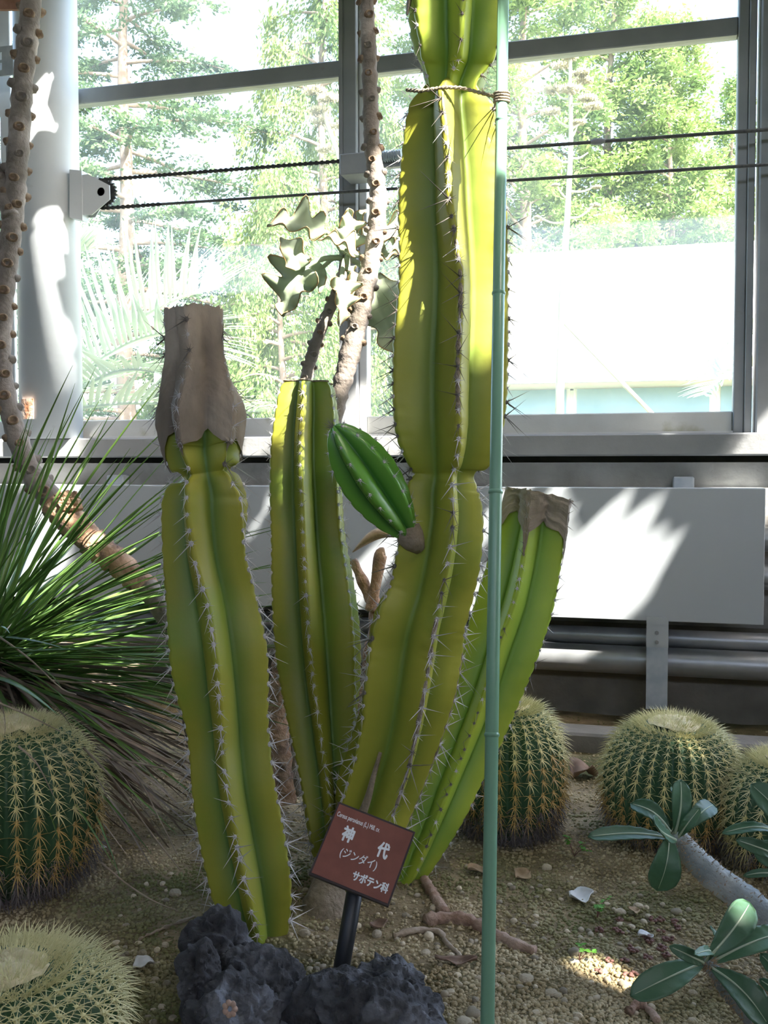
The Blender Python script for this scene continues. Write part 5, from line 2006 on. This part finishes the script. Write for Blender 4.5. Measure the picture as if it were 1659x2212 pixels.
def agave(label, pxs, dep, arms, seed, leaves=True):
    rng = np.random.default_rng(seed)
    K = smoothpath([at(x, y, dep) for x, y in pxs], 40)
    b = K[-1].copy(); b[2] = ZG
    t = Thing('agave_in_flower', label, 'agave', b)
    pts = np.vstack([K, b])
    m = MB(); m.tube(pts, np.r_[np.linspace(.018, .05, 40), .07], 9); t.part('flower_stalk', m, M_stalk, smooth=True)
    for (x0, y0, x1, y1, s) in arms:
        A, B = at(x0, y0, dep), at(x1, y1, dep + rng.uniform(-.3, .3))
        md = (A + B) / 2 + np.array([0, 0, -.12 * np.linalg.norm(B - A)])
        m = MB(); m.tube(smoothpath([A, md, B], 8), np.linspace(.014, .008, 8), 5)
        o = t.part('flower_branch', m, M_stalk)
        if s > 0:
            m = MB()
            S = s * dep / FPX
            for i in range(170):
                d = rng.normal(size=3); d[2] = abs(d[2]) * .6
                d = nrm(d)
                p = B + d * np.array([S, S, S * .5]) * rng.uniform(.25, 1)
                m.spike(p - np.array([0, 0, .03]), nrm(d * .5 + UPc), .07 * S / .2, .012, 4)
            t.part('bloom', m, M_bloom, o)
    if leaves:
        for i in range(22):
            a = 6.28 * i / 22 + rng.normal() * .1
            el = rng.uniform(.25, 1.1)
            d = np.array([math.cos(a) * math.cos(el), math.sin(a) * math.cos(el), math.sin(el)])
            w = np.array([-math.sin(a), math.cos(a), 0])
            ln = rng.uniform(.9, 1.4)
            up2 = np.cross(w, d)
            P = []
            for u in np.linspace(0, 1, 9):
                ww = .10 * (1 - u) ** .7 * (.7 + .6 * min(1, u * 3))
                P.append([b + np.array([0, 0, .1]) + d * ln * u + w * v * ww + up2 * (abs(v) * ww * .4) for v in (-1, -.5, 0, .5, 1)])
            m = MB(); m.grid(P)
            o = t.part('leaf', m, M_agave, smooth=True)
            s_ = o.modifiers.new('thick', 'SOLIDIFY'); s_.thickness = .02
    return t


agave('agave with a tall branching flower stalk in front of the white building', [(1232, 112), (1232, 200), (1233, 300), (1228, 420), (1222, 520), (1216, 620), (1212, 740), (1208, 900)], 11.5,
      [(1232, 150, 1232, 122, 18), (1232, 160, 1212, 140, 22), (1232, 175, 1255, 155, 20), (1232, 190, 1262, 172, 20), (1230, 215, 1195, 192, 24), (1232, 205, 1232, 192, 24), (1233, 225, 1268, 210, 20),
       (1233, 275, 1190, 240, 22), (1233, 280, 1280, 228, 22), (1233, 300, 1250, 262, 16), (1228, 350, 1195, 330, 0), (1230, 340, 1270, 330, 0), (1226, 430, 1200, 395, 8), (1226, 412, 1290, 400, 10),
       (1222, 480, 1160, 465, 8), (1222, 470, 1285, 440, 12), (1220, 510, 1262, 495, 6), (1218, 535, 1172, 520, 5)], 1)
agave('pale agave flower stalk seen behind the middle window post', [(700, 195), (702, 250), (722, 310), (735, 350), (742, 420), (748, 900)], 13.0,
      [(702, 225, 680, 195, 26), (704, 240, 712, 212, 26), (708, 260, 690, 238, 24), (716, 290, 696, 262, 24), (722, 300, 735, 270, 22), (728, 330, 702, 322, 22), (734, 345, 700, 350, 14)], 2)
m = MB(); A, B = at(1222, 700, 11.3), at(1400, 885, 10.6); e = B + (B - A) * 0.55
m.tube([A, B, e], .025, 8)
single('prop_pole', m, M_stalk, 'slanting pale prop pole leaning on the agave flower stalk', 'pole', base=e)

# ------------------------------------------------------------------ palms
M_palm = mat('palm_leaflet', (0.50, 0.58, 0.46), (0.66, 0.72, 0.58), 0.45, 2, trans=0.25)
M_palmstem = mat('palm_stem', (0.30, 0.25, 0.18), (0.42, 0.36, 0.27), 0.9, 8)


def leaflet_mesh():
    m = MB()
    P = []
    for u in np.linspace(0, 1, 8):
        w = .014 * (1 - u ** 2.2) * (.6 + .5 * min(1, u * 4)) + .0004
        P.append([(-w, w * .5 - .10 * u * u, u), (0, -.10 * u * u, u), (w, w * .5 - .10 * u * u, u)])
    m.grid(P)
    m.grid([[(a, b_ - .003, c_) for a, b_, c_ in r] for r in P])
    return m.mesh('leaflet', M_palm, smooth=True)


ME_LEAFLET = leaflet_mesh()


def palm(label, base, crown, fronds, seed):
    rng = np.random.default_rng(seed)
    base = np.array(base)
    t = Thing('feather_palm', label, 'palm', base, 'palms outside the glasshouse')
    m = MB(); m.tube([base, (base + crown) / 2, crown], [.2, .18, .13], 14); t.part('trunk', m, M_palmstem, smooth=True)
    for F_ in fronds:
        K = smoothpath([crown] + [at(*q) for q in F_['pix']], 40)
        m = MB(); m.tube(K, np.linspace(.016, .004, 40), 6); o = t.part('frond', m, M_palm, smooth=True)
        tg = np.gradient(K, axis=0)
        for i in range(5, 40, 1):
            tt = nrm(tg[i])
            up = np.array([0, 0, 1.0]) if 'up' not in F_ else F_['up']
            sd = nrm(np.cross(tt, up))
            n2 = np.cross(sd, tt)
            u = i / 39
            ln = F_['len'] * (math.sin(math.pi * (.15 + .8 * u)) ** .7) * rng.uniform(.9, 1.1)
            for s_ in (-1, 1):
                d = nrm(sd * s_ * .8 + tt * (.45 + .5 * u) + n2 * F_.get('vee', .5) + rng.normal(size=3) * .06)
                t.put('leaflet', ME_LEAFLET, frame(K[i], d, n2, (1.0, ln, ln)), o)
    return t


crw = at(60, 900, 6.6)
palm('silvery feather palm close outside the window near the column', (crw[0], crw[1], ZG), crw, [
    dict(pix=[(200, 770, 6.4), (300, 690, 6.3), (400, 640, 6.2), (470, 625, 6.1)], len=.62, vee=.9),
    dict(pix=[(180, 800, 6.3), (290, 735, 6.1), (390, 720, 5.9), (480, 770, 5.8)], len=.55, vee=.3),
    dict(pix=[(170, 840, 6.3), (260, 800, 6.0), (350, 810, 5.8), (420, 870, 5.7)], len=.5, vee=.2),
    dict(pix=[(180, 880, 6.4), (300, 870, 6.3), (430, 880, 6.2), (560, 890, 6.1)], len=.5, vee=.4),
    dict(pix=[(60, 760, 6.6), (80, 650, 6.6), (140, 560, 6.6), (190, 540, 6.6)], len=.55, vee=.4),
], 1)
crw2 = at(1800, 820, 8.5)
palm('feather palm tips showing beside the end window post', (crw2[0], crw2[1], ZG), crw2, [
    dict(pix=[(1700, 740, 8.4), (1620, 720, 8.3), (1560, 750, 8.2), (1535, 800, 8.1)], len=.5, vee=.3),
    dict(pix=[(1700, 790, 8.4), (1620, 790, 8.3), (1560, 820, 8.2), (1525, 850, 8.1)], len=.42, vee=.3),
], 2)

# ------------------------------------------------------------------ unseen shade tree added to dapple the sun, above and behind the viewpoint
M_shade_leaf = mat('added_shade_leaf', (0.05, 0.10, 0.03), (0.09, 0.15, 0.04), 0.5, 3, trans=0.10)
LIT = []      # (point, radius) kept sunlit by gaps cut in the added crown


def lit(px, py, dep, r):
    LIT.append((at(px, py, dep), r * .85))


def lity(px, py, Y, r):
    LIT.append((ony(px, py, Y), r * .85))


# tall cactus shoulder and both faces
for y, r in ((215, .05), (270, .07), (340, .085), (420, .09), (500, .09), (580, .085), (650, .06)):
    lit(1010, y, 2.20, r)
for y in (380, 460, 540, 620):
    lit(890, y, 2.22, .05)
# felt leaves and middle trunk
lit(640, 560, 2.92, .16); lit(620, 640, 2.9, .1); lit(750, 500, 2.92, .11); lit(650, 490, 2.92, .08); lit(860, 500, 3.0, .10)
for x, y in ((815, 470), (800, 560), (785, 640), (745, 800)):
    lit(x, y, 2.87, .06)
lit(668, 800, 2.93, .05)
# column
Yc = colY - CRAD
for x, y, r in ((80, 255, .075), (60, 225, .06), (105, 510, .13), (95, 575, .12), (75, 690, .07), (130, 830, .15), (115, 890, .16), (60, 950, .18), (130, 950, .14)):
    lity(x, y, Yc, r)
# post, sill and low wall
for x, y, r in ((770, 720, .10), (790, 800, .12), (780, 880, .12), (700, 930, .12), (820, 960, .10), (560, 1010, .09), (30, 960, .20), (90, 1010, .13)):
    lity(x, y, YW, r)
for x, y, r in ((1440, 915, .07), (1400, 925, .05), (1650, 990, .11), (1640, 1030, .1), (1690, 960, .2)):
    lity(x, y, YW, r)
# heater cover
for x, y, r in ((1260, 1230, .13), (1330, 1240, .10), (1250, 1300, .12), (1330, 1300, .09), (1130, 1100, .12), (1040, 1250, .12), (560, 1130, .05), (575, 1080, .05), (90, 1200, .10), (130, 1080, .09), (800, 1230, .10), (1100, 1200, .1)):
    lity(x, y, YB, r)
# peeling trunk and rosette leaves
for x, y in ((140, 1110), (200, 1170), (260, 1220)):
    lit(x, y, 3.08, .055)
for x, y, r in ((180, 1300, .10), (250, 1340, .09), (120, 1380, .07), (300, 1180, .08), (320, 1320, .07), (200, 1060, .08)):
    lit(x, y, 2.8, r)
# ground flecks
for x, y, r in ((1310, 2085, .035), (1380, 2130, .03), (1262, 1790, .03), (610, 1660, .04)):
    p = onz(x, y, 0)
    LIT.append((p, r))
lit(1150, 1300, 2.45, .03)
LP_ = np.array([l[0] for l in LIT])
LR_ = np.array([l[1] for l in LIT])
rng = np.random.default_rng(77)
N_ = 13000
C = np.stack([rng.uniform(-2.0, 4.9, N_), rng.uniform(-.5, 3.9, N_), rng.uniform(3.15, 3.75, N_)], 1)
hs = rng.uniform(.07, .13, N_)
keep = np.ones(N_, bool)
for p, r in LIT:
    w = C - p
    s = w @ SUN
    dd = np.linalg.norm(w - s[:, None] * SUN, axis=1)
    keep &= ~((dd < r + hs * 0.45) & (s > 0))
keep &= ((C[:, 0] - pc[0]) ** 2 + (C[:, 1] - colY) ** 2) > 0.3 ** 2
C, hs = C[keep], hs[keep]
tb = np.array([5.2, -1.2, 0.0])
st = Thing('added_shade_tree', 'added unseen broad-leaved tree casting dappled shade under the glasshouse roof', 'tree', tb)
m = MB(); m.tube(smoothpath([tb - np.array([0, 0, .1]), tb + [0, 0, 1.5], tb + [-.3, .3, 2.8], tb + [-1.0, .8, 3.4]], 16), np.linspace(.12, .06, 16), 12)
st.part('trunk', m, M_trunk, smooth=True)
m = MB()
for i in range(14):
    a = 6.28 * i / 14
    q = np.array([1.2 + 4.3 * math.cos(a), 0.8 + 2.8 * math.sin(a), 3.78])
    m.tube(smoothpath([tb + [-1.0, .8, 3.4], (tb + [-1.0, .8, 3.4] + q) / 2 + [0, 0, .35], q], 10), np.linspace(.035, .008, 10), 6)
st.part('branches', m, M_trunk, smooth=True, kind='stuff')
n_ = len(C)
D = rng.normal(size=(n_, 3)); D[:, 2] *= .25
D /= np.linalg.norm(D, axis=1)[:, None]
Nn = np.tile(SUN, (n_, 1)) + rng.normal(size=(n_, 3)) * .25
X = np.cross(D, Nn); X /= np.linalg.norm(X, axis=1)[:, None]
D = np.cross(Nn / np.linalg.norm(Nn, axis=1)[:, None], X)
# six-sided leaves
ring = [(-1, 0), (-.5, .62), (.35, .62), (1, 0), (.35, -.62), (-.5, -.62)]
V = np.stack([C + D * (hs * a)[:, None] + X * (hs * b_)[:, None] for a, b_ in ring], 1).reshape(-1, 3)
me = bpy.data.meshes.new('foliage')
me.vertices.add(len(V)); me.vertices.foreach_set('co', (V - tb).astype(np.float32).ravel())
me.loops.add(n_ * 6); me.loops.foreach_set('vertex_index', np.arange(n_ * 6, dtype=np.int32))
me.polygons.add(n_); me.polygons.foreach_set('loop_start', np.arange(0, n_ * 6, 6, dtype=np.int32))
me.materials.append(M_shade_leaf); me.update(calc_edges=True); me.validate()
o = obj('foliage', me, st.o); o['kind'] = 'stuff'
# unseen opaque roof added to darken the room; opening cut along sun rays, with rafters
m = MB()
OX0, OX1, OY0, OY1 = -1.4, 4.5, 0.0, 3.6
m.box((-6.6, -5.2, 4.0), (6.6, OY0, 4.1))
m.box((-6.6, OY1, 4.0), (6.6, YF + .25, 4.1))
m.box((-6.6, OY0, 4.0), (OX0, OY1, 4.1))
m.box((OX1, OY0, 4.0), (6.6, OY1, 4.1))
ceil = struct('ceiling', m, M_concrete2)
for x in np.linspace(OX0 + 1.2, OX1 - 1.2, 4):
    m = MB(); m.box((x - .02, OY0, 4.02), (x + .02, OY1, 4.08)); struct('rafter', m, M_alu, ceil)
m = MB(); m.box((-6.6, YF, Ztop + .12), (6.6, YF + .1, 4.0)); struct('wall_back_upper', m, M_alu_light)
